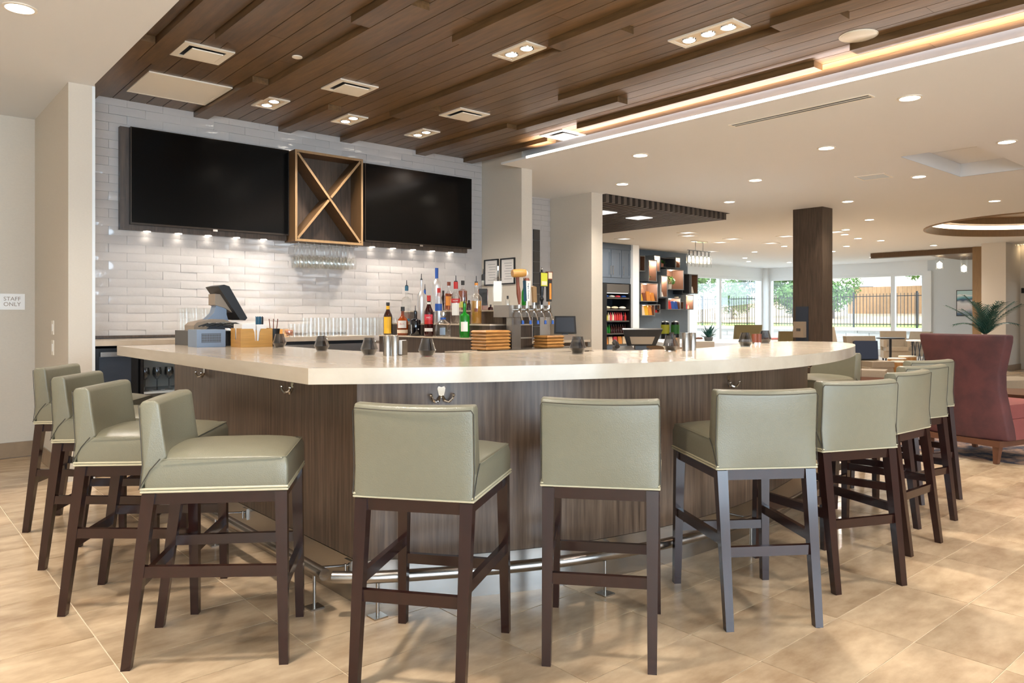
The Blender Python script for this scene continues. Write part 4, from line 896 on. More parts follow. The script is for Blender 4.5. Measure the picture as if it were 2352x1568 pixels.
nk = G().box(w * .52, .010, .0085, w * .80, .06, H + .026).bevel(.004, 1).build('napkin_stack', 'paperw', None, loc=nc.location); tag(nk, 'thin stack of white napkins in the right bay of the napkin caddy', 'napkins', 'napkin stacks in the caddy')
for k in range(14):
    x = w * .66 + .007 * (k % 7); y = .085 + .012 * (k // 7)
    s_ = G().cyl((x, y, .0086), (x + .001 * (k % 3), y, H + .075 + .004 * (k % 2)), .003, n=7).build('straw', 'c_teal' if k % 7 < 5 else 'black', None, loc=nc.location); tag(s_, 'thin dark cocktail straw standing in the napkin caddy', 'straw', 'straws in the caddy')
cu = G().lathe([(0, 0), (.028, 0), (.042, .115), (.040, .115), (.027, .004), (0, .004)], n=18).build('cup', 'black', None, loc=(p[0] + w + .045, p[1] + .09, SZ)); tag(cu, 'tall black cup right of the napkin caddy', 'cup')
for k in range(3):
    s_ = G().cyl((p[0] + w + .035 + .01 * k, p[1] + .09, SZ + .0045), (p[0] + w + .015 + .03 * k, p[1] + .09, SZ + .18), .0028, n=7).build('stirrer', 'c_brown'); tag(s_, 'brown stirrer standing in the black cup', 'stirrer', 'stirrers in the black cup')
# second terminal inside the curve of the bar
p = at_d(1500, 806, 6.6); tb = thing('terminal_stand', 'low grey service cabinet inside the curve of the bar carrying a till', 'cabinet', (p[0], p[1], 0), -YAW + .1)
G().box(-.5, -.3, 0, .55, .3, .915).build('body', 'dgrey', tb, smooth=False); G().box(-.52, -.32, .9152, .57, .32, .94).build('top', 'slab', tb, smooth=False)
zt = .9403; tt = thing('touch_terminal', 'black touch screen terminal seen from behind inside the bar', 'terminal', (p[0] - .10, p[1] + .06, zt - .0), -YAW + .05)
G().box(-.11, -.08, 0, .11, .12, .012).bevel(.004, 1).build('base', 'black', tt); G().extr([(-.02, .012), (.05, .012), (.02, .12), (-.01, .12)], (-.05, 0, 0), (0, 1, 0), (0, 0, 1), (.1, 0, 0)).build('stand', 'dgrey', tt)
sc_ = G().extr([(-.125, 0), (.125, 0), (.175, .15), (-.175, .15)], (0, -.045, .05), (1, 0, 0), (0, -.35, .94), (0, .03, .012)).bevel(.006, 2).build('screen_housing', 'black', tt)
G().extr([(-.09, .015), (.09, .015), (.11, .085), (-.11, .085)], (0, -.049, .049), (1, 0, 0), (0, -.35, .94), (0, .004, .0)).build('rear_panel', 'taupe', tt)
tp = G().box(-.13, -.05, 0, .13, .05, .085).bevel(.005, 1).build('receipt_box', 'taupe', None, loc=(p[0] + .27, p[1] - .28, zt)); tp.rotation_euler = (0, 0, -YAW); tag(tp, 'small tan box beside the touch screen terminal inside the bar', 'box')
hs = thing('desk_phone', 'black desk phone with handset left of the touch screen terminal', 'phone', (p[0] - .36, p[1] + .05, zt), -YAW)
G().extr([(-.08, 0), (.08, 0), (.08, .05), (-.08, .02)], (-.07, 0, 0), (0, 1, 0), (0, 0, 1), (.17, 0, 0)).build('base', 'dgrey', hs); G().tube([(-.05, -.09, .05), (-.05, -.06, .075), (-.05, 0, .085), (-.05, .06, .09), (-.05, .09, .075)], [.022, .018, .013, .018, .022], 8).build('handset', 'black', hs)
# flat till screen on the service counter behind
sv = thing('service_counter', 'low service counter in the alcove behind the beer tower', 'counter', (6.6, 7.25, 0))
G().box(-.75, -.28, 0, .8, .45, .90).build('body', 'wood_k', sv, smooth=False); G().box(-.78, -.3, .9002, .83, .48, .93).build('top', 'slab', sv, smooth=False)
p = at_y(1298, 775, 7.1); ts = thing('till_screen', 'flat black till screen on a base in the alcove', 'terminal', (p[0], 7.1, .9303), -YAW)
G().box(-.13, -.09, 0, .13, .09, .07).bevel(.006, 1).build('base', 'taupe', ts); G().extr([(-.02, .07), (.02, .07), (.02, .12), (-.02, .12)], (-.04, 0, 0), (0, 1, 0), (0, 0, 1), (.08, 0, 0)).build('neck', 'black', ts)
G().extr([(-.15, 0), (.15, 0), (.14, .24), (-.14, .24)], (0, -.03, .085), (1, 0, 0), (0, .25, .97), (0, .03, -.006)).bevel(.006, 2).build('screen', 'black', ts); G().extr([(-.125, .02), (.125, .02), (.118, .22), (-.118, .22)], (0, -.032, .0855), (1, 0, 0), (0, .25, .97), (0, .003, -.001)).build('glass_front', 'navyp', ts)
# wall pictures, sign and switches
for u0, v0, u1, v1, l in ((1114, 597, 1146, 655, 'black framed certificate, left one on the tan side wall'), (1151, 594, 1184, 652, 'black framed certificate, right one behind the tap handles')):
    a = at_x(u0, v0, 5.63); b = at_x(u1, v1, 5.63); f = thing('certificate', l, 'picture', (5.629, (a[1] + b[1]) / 2, (a[2] + b[2]) / 2)); hy = abs(a[1] - b[1]) / 2; hz = abs(a[2] - b[2]) / 2
    g = G().box(-.016, -hy, -hz, 0, hy, -hz + .015).box(-.016, -hy, hz - .015, 0, hy, hz).box(-.016, -hy, -hz + .015, 0, -hy + .015, hz - .015).box(-.016, hy - .015, -hz + .015, 0, hy, hz - .015); g.build('frame', 'black', f, smooth=False)
    G().box(-.006, -hy + .015, -hz + .015, -.001, hy - .015, hz - .015).build('paper', 'paperw', f, smooth=False)
    g = G()
    for k in range(7): g.box(-.0072, -hy * .55, hz * (.6 - .2 * k), -.0062, hy * (.5 - .1 * (k % 3)), hz * (.6 - .2 * k) + .004)
    g.build('printed_lines', 'cubef', f)
a = at_y(2, 674, 7.888); b = at_y(57, 711, 7.888)
sg = thing('door_sign', 'white wall sign reading staff only', 'sign', (a[0], 7.888, b[2])); ww = b[0] - a[0]; hh = a[2] - b[2]
G().box(-.10, -.008, 0, ww, 0, hh).bevel(.001, 1).build('plate', 'whitep', sg); text('STAFF\nONLY', 'lettering', 'taupe', sg, (ww * .46, -.0085, hh * .5), (math.pi / 2, 0, 0), .048)
for v0, v1, l in ((736, 768, 'white light switch, upper one on the tan wall return'), (781, 815, 'white light switch, lower one on the tan wall return')):
    a = at_x(122, v0, 1.175); b = at_x(122, v1, 1.175); s_ = thing('light_switch', l, 'switch', (1.175, a[1], b[2])); h = a[2] - b[2]
    G().box(-.006, -.04, 0, 0, .04, h).bevel(.002, 1).build('plate', 'trimw', s_); G().box(-.009, -.018, h * .25, -.006, .018, h * .75).bevel(.001, 1).build('rocker', 'whitep', s_)
dp_ = thing('dark_tile_panel', 'narrow dark stone tile panel on the alcove wall', 'wall panel', (at_y(1231, 600, 7.74)[0], 7.74, .95)); x0 = at_y(1224, 600, 7.74)[0] - dp_.location.x; x1 = -x0
ztop = at_y(1231, 527, 7.74)[2] - .95
for k in range(10):
    z = k * ztop / 10; G().box(x0, -.02, z + .002, x1, -.001, z + ztop / 10 - .002).build('tile', 'dgrey', dp_, smooth=False)
# hand sanitiser on the wooden column
a = at_x(1829, 704, 11.08); b = at_x(1857, 795, 11.08)
hsn = thing('hand_sanitiser', 'ivory hand sanitiser dispenser on a black board on the wooden column', 'dispenser', (11.08, (a[1] + b[1]) / 2, b[2])); hy = abs(a[1] - b[1]) / 2; h = a[2] - b[2]
G().box(-.02, -hy, 0, 0, hy, h).bevel(.006, 2).build('backboard', 'navyp', hsn); G().box(-.12, -hy * .75, h * .22, -.0205, hy * .9, h * .62).bevel(.02, 3).build('dispenser_body', 'taupe', hsn); G().box(-.124, -hy * .3, h * .38, -.119, hy * .35, h * .45).bevel(.002, 1).build('window', 'dgrey', hsn); G().box(-.10, -hy * .5, h * .0, -.0205, hy * .5, h * .03).bevel(.004, 1).build('drip_tray', 'black', hsn)

# ------------------------------------------------------------------ ceiling fixtures and their light
def frame(g, x0, y0, x1, y1, w, z0, z1):
    return g.box(x0, y0, z0, x1, y0 + w, z1).box(x0, y1 - w, z0, x1, y1, z1).box(x0, y0 + w, z0, x0 + w, y1 - w, z1).box(x1 - w, y0 + w, z0, x1, y1 - w, z1)
for k, (x, y) in enumerate(((1.81, 5.41), (2.985, 5.445), (4.18, 5.485), (5.405, 5.44))):
    t = thing('air_vent', ['square white ceiling diffuser nearest the white ceiling edge', 'square white ceiling diffuser second from the wall return side', 'square white ceiling diffuser above the beer taps', 'square white ceiling diffuser beside the glowing cove'][k], 'vent', (x, y, WZ - .0005), 0, 'air diffusers in the plank ceiling')
    frame(G(), -.17, -.165, .17, .165, .045, -.010, 0).build('frame', 'trimw', t, smooth=False); G().box(-.125, -.12, -.004, .125, .12, -.001).build('dark_throat', 'black', t)
    G().box(-.105, -.115, -.028, .105, .085, -.02).bevel(.004, 1).build('core_plate', 'trimw', t); g = G()
    for sx in (-.06, .05): g.box(sx, .07, -.02, sx + .02, .085, -.003)
    g.build('clip', 'trimw', t)
ap = thing('access_panel', 'large white access panel in the plank ceiling by the wall', 'ceiling panel', (1.955, 6.395, WZ - .0005))
frame(G(), -.315, -.325, .315, .325, .02, -.010, 0).build('frame', 'trimw', ap, smooth=False); G().box(-.294, -.304, -.008, .294, .304, -.001).build('hatch', 'trimw', ap, smooth=False)
def multi(x, y, n, hx, hy, label, offs):
    t = thing('recessed_light', label, 'ceiling light', (x, y, WZ - .0005))
    frame(G(), -hx, -hy, hx, hy, .028, -.010, .0).build('trim_frame', 'trimw', t, smooth=False); G().box(-hx + .0285, -hy + .0285, -.004, hx - .0285, hy - .0285, -.001).build('reflector', 'c_cream', t, smooth=False)
    for o in offs:
        G().lathe([(.050, -.010), (.052, -.0045), (.044, -.0045), (.042, -.010), (.050, -.010)], (0, o, 0), 20).build('lamp_ring', 'chrome', t); G().cyl((0, o, -.009), (0, o, -.0045), .040, n=18).build('lamp', 'lamp', t)
        spot('bar_spot', (x, y + o, WZ - .02), BAR_W * (1.0 if n < 3 else 1.3), 120, .8, r=.05)
multi(2.68, 6.29, 2, .105, .17, 'twin recessed light nearest the access panel', (-.075, .075)); multi(3.465, 6.33, 2, .105, .17, 'twin recessed light above the wine rack', (-.075, .075)); multi(4.285, 6.33, 2, .105, .17, 'twin recessed light nearest the tan side wall', (-.075, .075))
multi(3.465, 3.92, 2, .095, .18, 'twin recessed light in the middle of the plank ceiling', (-.08, .08)); multi(4.185, 2.865, 3, .10, .25, 'triple recessed light in the plank ceiling', (-.15, 0, .15))
# out-of-view fill spots added under the plank ceiling, without fittings
for x, y in ((2.4, 1.2), (4.2, .6), (3.4, -.6)): spot('bar_spot', (x, y, WZ - .02), BAR_W * 1.6, 120, .8, r=.08)
t = thing('ceiling_speaker', 'round cream ceiling speaker in the plank ceiling', 'speaker', (4.97, 2.24, WZ - .0005)); G().lathe([(.112, 0), (.112, -.006), (.104, -.010), (0, -.010)], n=32).build('grille', 'trimw', t); G().lathe([(.120, 0), (.120, -.004), (.1125, -.004), (.1125, 0), (.120, 0)], n=32).build('rim', 'trimw', t)
t = thing('sprinkler_cover', 'small white round sprinkler cover in the plank ceiling', 'sprinkler', (2.35, 5.05, WZ - .0005)); G().lathe([(.036, 0), (.036, -.006), (0, -.008)], n=20).build('cap', 'trimw', t)
ring = G().lathe([(.088, 0), (.088, -.006), (.072, -.008), (.070, -.0005), (.088, 0)], n=24).mesh('trim_ring', 'trimw'); lens = G().cyl((0, 0, -.0045), (0, 0, -.001), .0695, n=20).mesh('lens', 'lamp')
def down(x, y, z, w, lit=True, lab=''):
    t = thing('downlight', lab, 'downlight', (x, y, z - .0004), 0, 'recessed downlights in the white ceiling')
    link('trim_ring', ring, t); link('lens', lens, t)
    if lit: spot('down_spot', (x, y, z - .02), w, 125, .9, r=.07)
DL = [(6.11, 5.01), (7.24, 3.58), (6.06, 2.34), (8.29, 2.32), (7.27, 6.25), (8.3, 5.0), (9.57, 3.59), (9.59, 6.2), (10.86, 5.05), (12.42, 3.63), (13.2, 5.76), (14.39, 6.73), (15.22, 7.14), (16.2, 7.31), (17.05, 7.19), (17.81, 8.31), (19.15, 6.86), (18.98, 9.22), (21.66, 9.37), (16.69, 9.29), (17.58, 10.62), (19.21, 11.91), (21.82, 11.98), (20.53, 12.6)]
DLAB = ['recessed downlight just past the end of the glowing cove', 'recessed downlight midway between the air slot and the wooden column', 'largest recessed downlight, right of the long air slot', 'recessed downlight beside the square ceiling tray at the right edge', 'recessed downlight above the near wall pillar corner', 'recessed downlight between the slatted raft and the wooden column', 'recessed downlight just left of the square ceiling tray', 'recessed downlight above the near right corner of the slatted raft', 'recessed downlight directly right of the top of the wooden column', 'recessed downlight between the square tray and the round wooden tray']
for i, (x, y) in enumerate(DL): down(x, y, CZ, DOWN_W, i < 20, DLAB[i] if i < len(DLAB) else 'tiny recessed downlight in the far ceiling near the windows')
o = thing('downlight', 'recessed downlight in the left ceiling above the wall return', 'downlight', (.682, 5.08, CL - .0004)); link('trim_ring', ring, o); link('lens', lens, o); spot('down_spot', (.682, 5.08, CL - .02), DOWN_W * 1.2, 125, .9, r=.07)
for x, y in ((.68, 2.4), (-1.4, 5.0), (-1.4, 2.4), (-.6, -1.5), (-3.0, 3.6)): spot("down_spot", (x, y, CL - .02), DOWN_W * 1.8, 125, .9, r=.08)  # unseen fill spots without fittings, added to brighten the left side
for x, y in ((6.6, -.3), (8.6, -.3), (10.8, .8)): spot('down_spot', (x, y, CZ - .02), DOWN_W * 1.5, 125, .9, r=.08)  # added fill spots outside the view to the right, no fittings
sl = thing('slot_diffuser', 'long narrow linear air slot in the white ceiling', 'vent', (5.775, 3.105, CZ - .0004)); frame(G(), -.055, -.605, .055, .605, .014, -.006, 0).build('frame', 'trimw', sl, smooth=False); G().box(-.04, -.59, -.003, .04, .59, -.001).build('throat', 'black', sl); G().box(-.004, -.59, -.007, .004, .59, -.003).build('divider_bar', 'trimw', sl, smooth=False)
pn = thing('ceiling_panel', 'square bluish ceiling access panel near the wooden column', 'ceiling panel', (9.17, 3.95, CZ - .0004), .12); frame(G(), -.17, -.17, .17, .17, .02, -.008, 0).build('frame', 'trimw', pn, smooth=False); G().box(-.149, -.149, -.005, .149, .149, -.001).build('panel', 'bluewhite', pn, smooth=False)
SQ = [(12.47, 10.67), (12.5, 9.05), (13.0, 9.39), (14.24, 9.135), (14.7, 9.74), (16.6, 11.28), (14.62, 8.1), (15.75, 9.1), (14.61, 7.03)]
for i, (x, y) in enumerate(SQ):
    t = thing('square_light', 'flat square ceiling light panel beyond the slatted raft', 'ceiling light', (x, y, CZ - .0004), 0, 'square light panels over the market'); frame(G(), -.15, -.15, .15, .15, .04, -.008, 0).build('frame', 'trimw', t, smooth=False); G().box(-.109, -.109, -.006, .109, .109, -.001).build('diffuser', 'panel', t, smooth=False)
    if i % 2 == 0: area('market_light', (x, y, CZ - .03), .3, 25, (1, .93, .84))
# hanging fittings
ch = thing('linear_chandelier', 'linear chandelier of six clear glass shades over the market', 'chandelier', (at_d(1606, 555, 16.7)[0], at_d(1606, 555, 16.7)[1], CZ))
G().box(-.26, -.05, -.03, .26, .05, -.001).build('canopy', 'chrome', ch, smooth=False); G().cyl((-.14, 0, -.22), (-.14, 0, -.03), .006).cyl((.14, 0, -.22), (.14, 0, -.03), .006).build('stem', 'black', ch)
G().box(-.42, -.012, -.235, .42, .012, -.22).build('crossbar', 'black', ch, smooth=False)
for k in range(6):
    x = -.37 + .148 * k; G().cyl((x, 0, -.34), (x, 0, -.235), .012, n=8).build('socket', 'black', ch); G().lathe([(.062, -.58), (.062, -.33), (.012, -.325)], (x, 0, 0), 14).build('glass_shade', 'glass', ch); G().lathe([(0, -.50), (.02, -.48), (.026, -.43), (.012, -.36), (0, -.345)], (x, 0, 0), 10).build('bulb', 'bulb', ch)
for u, v0, v1, l in ((2158, 588, 618, 'clear glass pendant lamp left under the wooden portal'), (2214, 590, 626, 'clear glass pendant lamp right under the wooden portal')):
    p = at_d(u, v0, 20.6); q = at_d(u, v1, 20.6); t = thing('pendant_lamp', l, 'pendant', (p[0], p[1], q[2])); h = p[2] - q[2]
    G().cyl((0, 0, h), (0, 0, CZ - q[2] - .055), .02, n=8).build('stem', 'black', t); G().lathe([(.095, 0), (.095, h), (.02, h + .005)], n=14).build('glass_shade', 'glass', t); G().lathe([(0, .02), (.06, .04), (.07, .16), (.0, .22)], n=12).build('bulb', 'bulb', t)
p = at_d(2345, 538, 17.5); t = thing('drum_chandelier', 'low drum chandelier of glass rods at the right edge', 'chandelier', (p[0] + .1, p[1] - .12, at_d(2345, 566, 17.5)[2]))
g = G()
for k in range(28):
    a = k * 2 * math.pi / 28; g.cyl((.34 * math.cos(a), .34 * math.sin(a), 0), (.34 * math.cos(a), .34 * math.sin(a), .26), .026, n=6)
g.build('glass_rods', 'glass', t); G().lathe([(0, .04), (.16, .06), (.2, .14), (.16, .2), (0, .22)], n=14).build('bulb', 'bulb', t); G().cyl((0, 0, .26), (0, 0, CZ + .3 - t.location.z), .015, n=8).cyl((0, 0, .255), (0, 0, .27), .35, n=24).build('stem', 'chrome', t)

# ------------------------------------------------------------------ market: cabinet, cooler, cubes
YC = 11.5
def pc(u, v): return at_y(u, v, YC)
x0 = pc(1376, 600)[0]; x1 = pc(1449, 600)[0]
cab = thing('wall_cabinet', 'slate blue wall cabinet with three doors above the drinks cooler', 'cabinet', ((x0 + x1) / 2, YC, 0)); w = (x1 - x0) / 2; zt = CZ - .005; zb = pc(1415, 650)[2]
G().box(-w, .02, zb, w, .6, zt).build('body', 'bluecab', cab, smooth=False); G().box(-w, 0, pc(1415, 572)[2], w, .0195, zt).build('fascia', 'bluecab', cab, smooth=False)
us = [1382, 1404, 1428, 1449]; zd0 = pc(1415, 637)[2]; zd1 = pc(1415, 574)[2]
for k in range(3):
    a = pc(us[k], 600)[0] - cab.location.x + .008; b = pc(us[k + 1], 600)[0] - cab.location.x - .008; g = frame2 = G()
    g.box(a, .004, zd0, a + .05, .0195, zd1).box(b - .05, .004, zd0, b, .0195, zd1).box(a + .05, .004, zd0, b - .05, .0195, zd0 + .06).box(a + .05, .004, zd1 - .06, b - .05, .0195, zd1).box(a + .05, .012, zd0 + .06, b - .05, .0195, zd1 - .06)
    d_ = g.build('door', 'bluecab', cab, smooth=False); hx = b - .03 if k == 0 else a + .03
    G().tube([(hx, .004, zd0 + .06), (hx, -.03, zd0 + .06), (hx, -.03, zd0 + .26), (hx, .004, zd0 + .26)], .008, 6).build('handle', 'chrome', d_)
cl = thing('drinks_cooler', 'open black drinks cooler stocked with bottles and packs below the blue cabinet', 'cooler', ((x0 + x1) / 2, YC, 0)); ci = pc(1394, 700)[0] - cl.location.x
G().box(-w, 0, 0, ci, .6, zb - .01).build('side_panel', 'black', cl, smooth=False); G().box(w - .03, 0, 0, w, .6, zb - .01).build('side_panel', 'black', cl, smooth=False); G().box(ci, .55, 0, w - .03, .6, zb - .01).build('back_panel', 'navyp', cl, smooth=False); G().box(ci, .02, zb - .22, w - .03, .54, zb - .02).build('canopy', 'dgrey', cl, smooth=False); G().box(ci, .02, 0, w - .03, .54, pc(1420, 793)[2]).build('plinth', 'bluecab', cl, smooth=False)
SHV = [pc(1420, v)[2] for v in (683, 710, 736, 765, 790)]
for z in SHV: G().box(ci, .02, z - .03, w - .03, .54, z).build('shelf', 'dgrey', cl, smooth=False)
G().box(ci + .02, .04, zb - .235, w - .05, .10, zb - .221).build('light_bar', 'panel', cl)
bm_ = G().lathe([(0, 0), (.030, 0), (.032, .01), (.032, .12), (.012, .17), (.012, .20), (0, .20)], n=10)
bmesh_bottle = bm_.mesh('soft_drink', None)
def drinks(z, cols, lab, grp, hs=1.0):
    n = len(cols); L = w - .03 - ci
    for k, c in enumerate(cols):
        me = bmesh_bottle.copy(); me.materials.append(M[c]); lab_ = lab + ', %s from the left' % ORD[k]; o = link('drink_bottle', me, None, (cl.location.x + ci + L * (k + .5) / n, YC + .12, z + .0004)); o.scale = (1, 1, hs); tag(o, lab_, 'bottle', grp)
drinks(SHV[2], ['c_cream', 'c_lime', 'c_cream', 'c_pink', 'c_cream', 'c_pink', 'c_red', 'c_red', 'c_pink', 'b_burg', 'c_red'], 'juice bottle on the middle cooler shelf', 'juice bottles in the cooler', .95)
drinks(SHV[3], ['b_green', 'b_green', 'b_green', 'b_burg', 'b_burg', 'b_darkamber', 'b_burg', 'b_darkamber', 'b_burg', 'b_darkamber'], 'soda bottle on the lower cooler shelf', 'soda bottles in the cooler', 1.0)
for z, cols, lab, grp, h in ((SHV[1], ['c_cream', 'c_cream', 'c_white'], 'wrapped sandwich on the upper cooler shelf', 'sandwiches in the cooler', .07), (SHV[4], ['c_orange', 'c_cream', 'c_pink', 'c_orange', 'c_cream'], 'snack pack on the bottom cooler shelf', 'snack packs in the cooler', .17), (SHV[0], ['c_blue', 'c_white', 'c_pink', 'c_blue'], 'small carton on the top cooler shelf', 'cartons in the cooler', .05)):
    L = w - .03 - ci
    for k, c in enumerate(cols):
        hw = L / len(cols) * .42; g = G().ball((0, 0, h / 2), 1, 10, 6, (hw, .06, h / 2)) if h < .1 else G().quadbox([(-hw, -.03, 0), (hw, -.03, 0), (hw, .03, 0), (-hw, .03, 0), (-hw * .9, -.012, h), (hw * .9, -.012, h), (hw * .9, .012, h), (-hw * .9, .012, h)]).bevel(.01, 1)
        o = g.build('snack_pack', c, None, loc=(cl.location.x + ci + L * (k + .5) / len(cols), YC + .12, z + .0004)); tag(o, lab + ', %s from the left' % ORD[k], 'snack', grp)
struct(G().box(pc(1450, 600)[0], YC - .05, 0, at_y(1468, 600, YC - .05)[0], 12.15, CZ), 'trim_7', 'ivory')
YQ = 11.85
def cu(u, v): return at_y(1370 + u / 5.406, 540 + v / 5.406, YQ)
def cube(u0, v0, u1, v1, label, dy=0.0, lamp=False, dark=False):
    a = cu(u0, v0); b = cu(u1, v1); x0, x1, z1, z0 = a[0], b[0], a[2], b[2]; t = thing('wall_cube', label, 'shelf box', ((x0 + x1) / 2, YQ - dy, z0)); w = (x1 - x0) / 2; h = z1 - z0; D = 12.148 - YQ + dy; th = .018
    for q in ((-w, 0, 0, w, D, th), (-w, 0, h - th, w, D, h), (-w, 0, th, -w + th, D, h - th), (w - th, 0, th, w, D, h - th)): G().box(*q).build('board', 'cubed' if dark else 'cubef', t, smooth=False)
    G().box(-w + th, D - .02, th, w - th, D - .001, h - th).build('back_panel', 'cubed' if dark else 'walnut', t, smooth=False)
    if not dark: G().box(-w + th, .012, th + .0002, -w + th + .004, D - .021, h - th).box(w - th - .004, .012, th + .0002, w - th, D - .021, h - th).box(-w + th + .005, .012, h - th - .004, w - th - .005, D - .021, h - th - .0002).build('lining', 'walnut', t, smooth=False)
    if lamp:
        G().cyl((0, D * .4, h - th - .016), (0, D * .4, h - th - .0045), .03, n=12).build('puck_light', 'lamp', t)
        l = bpy.data.lights.new('cube_light', 'POINT'); l.energy = 9; l.color = WARM; l.shadow_soft_size = .03; o = bpy.data.objects.new('cube_light', l); COL.objects.link(o); o.location = (t.location.x, t.location.y + D * .4, z1 - .06)
    return t, w, h
C1 = cube(536, 250, 606, 450, 'tall wall cube at the upper left edge of the blue wall', .0); C2 = cube(608, 305, 712, 578, 'tall wall cube holding a spiky plant', .10, True); C3 = cube(716, 245, 792, 456, 'wall cube with a lit lining at the top of the blue wall', 0, True)
C4 = cube(796, 275, 978, 412, 'open wide wall cube holding a leafy plant in a terracotta pot', 0, False, True); C5 = cube(982, 270, 1042, 412, 'narrow wall cube behind the chandelier', 0, True); C6 = cube(848, 416, 1062, 682, 'large square wall cube holding a round clipped plant', .06, True)
C7 = cube(764, 500, 844, 772, 'tall narrow wall cube left of the large square one', .10, True); C8 = cube(1066, 476, 1152, 730, 'dark closed wall cube right of the large square one', 0, False, True); C9 = cube(1156, 484, 1240, 728, 'open ended wall cube at the right end of the blue wall', .05)
C10 = cube(532, 588, 748, 828, 'wide wall cube with orange crisp bags', .04, True); C11 = cube(545, 858, 712, 1002, 'wall cube with yellow crisp bags', .04, True); C12 = cube(716, 858, 792, 970, 'small wall cube with a red snack box', .0)
C13 = cube(866, 776, 1026, 926, 'wall cube with red and blue crisp bags', .05, True); C14 = cube(1030, 820, 1086, 922, 'small wall cube under a pair of pale cups', .0); C15 = cube(1090, 736, 1186, 926, 'wall cube with small pink bottles', .05, True); C16 = cube(750, 776, 862, 926, 'dark closed wall cube between the crisp shelves', 0, False, True)
def bag(C, fx, col, wd, hh, label, cat='crisps'):
    t, w, h = C; g = G().quadbox([(-wd / 2, -.035, 0), (wd / 2, -.035, 0), (wd / 2, .035, 0), (-wd / 2, .035, 0), (-wd * .46, -.008, hh), (wd * .46, -.008, hh), (wd * .46, .008, hh), (-wd * .46, .008, hh)]).bevel(.012, 2)
    o = g.build('crisp_bag', col, None, loc=(t.location.x + fx * w, t.location.y + .08, t.location.z + .0184)); o.rotation_euler = (-.06, 0, .1 * fx); tag(o, label, cat)
bag(C10, -.72, 'c_yellow', .11, .17, 'yellow crisp bag at the left of the wide cube'); bag(C10, -.35, 'c_brown', .11, .2, 'brown snack bag in the wide cube'); bag(C10, .12, 'c_orange', .14, .24, 'larger orange crisp bag in the wide cube'); bag(C10, .62, 'c_orange', .14, .21, 'shorter orange crisp bag at the right of the wide cube')
bag(C11, -.55, 'c_cream', .13, .21, 'cream and blue crisp bag in the yellow bag cube'); bag(C11, .0, 'c_yellow', .14, .24, 'yellow crisp bag in the middle of its cube'); bag(C11, .56, 'c_orange', .13, .24, 'amber crisp bag at the right of the yellow bag cube'); bag(C12, 0, 'c_red', .13, .18, 'red snack box alone in a small cube', 'snack')
bag(C13, -.5, 'c_red', .15, .2, 'red crisp bag left of the blue ones'); bag(C13, .12, 'c_blue', .13, .2, 'blue crisp bag in the middle'); bag(C13, .62, 'c_blue', .12, .2, 'blue crisp bag at the right end'); bag(C7, -.2, 'c_white', .08, .12, 'white packet at the foot of the tall narrow cube', 'snack'); bag(C9, -.2, 'c_white', .12, .17, 'white packet in the open ended cube', 'snack')
for k, (fx, c) in enumerate(((-.5, 'c_pink'), (.0, 'c_pink'), (.45, 'c_cream'))):
    o = G().lathe([(0, 0), (.02, 0), (.022, .09 - .02 * k), (.01, .12 - .02 * k), (.01, .15 - .02 * k), (0, .15 - .02 * k)], n=10).build('small_bottle', c, None, loc=(C15[0].location.x + fx * C15[1], C15[0].location.y + .1, C15[0].location.z + .0184)); tag(o, ['tallest small pink bottle in its cube', 'middle small pink bottle in its cube', 'shortest cream bottle in the pink bottle cube'][k], 'bottle')
for fx, r, z, l, c in ((-.5, .06, .12, 'larger pale pink cup on the small cube', 'c_cream'), (.35, .05, .09, 'smaller pale cup on the small cube', 'c_white')):
    o = G().lathe([(0, 0), (r * .8, 0), (r, z), (r * .9, z), (r * .7, .01), (0, .01)], n=14).build('cup', c, None, loc=(C14[0].location.x + fx * .13, C14[0].location.y + .12, C14[0].location.z + C14[2] + .0004)); tag(o, l, 'cup')
def leaves(g, n, r, h, wl, rr, droop=.3, z0=0):
    for k in range(n):
        a = rr.uniform(0, 6.28); e = rr.uniform(.2, 1.35); L = r * rr.uniform(.7, 1.1); d = Vector((math.cos(a) * math.cos(e), math.sin(a) * math.cos(e), math.sin(e))); s_ = Vector((-math.sin(a), math.cos(a), 0)) * wl
        p0 = Vector((0, 0, z0)); p1 = p0 + d * L * .55; p2 = p0 + d * L + Vector((0, 0, -droop * L))
        v = [g.b.verts.new(q) for q in (p0 - s_ * .3, p0 + s_ * .3, p1 + s_, p2, p1 - s_)]; g.b.faces.new(v)
    return g
def potplant(C, fx, r, kind, label, potm, potr=.06, poth=.11):
    t = thing('pot_plant', label, 'plant', (C[0].location.x + fx * C[1], C[0].location.y + .13, C[0].location.z + .0184)); G().lathe([(0, 0), (potr * .8, 0), (potr, poth), (potr * .85, poth), (potr * .8, poth - .02), (0, poth - .02)], n=16).build('pot', potm, t); rr = random.Random(hash(label) % 97)
    if kind == 'ball':
        g = G()
        for k in range(420):
            v = Vector((rr.gauss(0, 1), rr.gauss(0, 1), rr.gauss(0, 1))).normalized(); p = v * r * rr.uniform(.85, 1.05); p.z = p.z * .85 + poth + r * .6; u = v.orthogonal().normalized() * .016
            g.b.faces.new([g.b.verts.new(q) for q in (p - u, p + u, p + v * .035)])
        g.build('foliage', 'leafg', t, kind='stuff')
    else: leaves(G(), 60 if kind == 'leafy' else 26, r, .1, .03 if kind == 'leafy' else .014, rr, .35, poth - .02).build('foliage', 'leafg', t, kind='stuff')
potplant(C4, -.35, .17, 'leafy', 'leafy green plant in a terracotta pot in the open cube', 'terra'); potplant(C6, -.25, .13, 'ball', 'round clipped green plant in a white pot', 'cement', .075, .13); potplant(C2, -.3, .15, 'spiky', 'spiky yellow green plant in a narrow pot', 'cement', .05, .1)
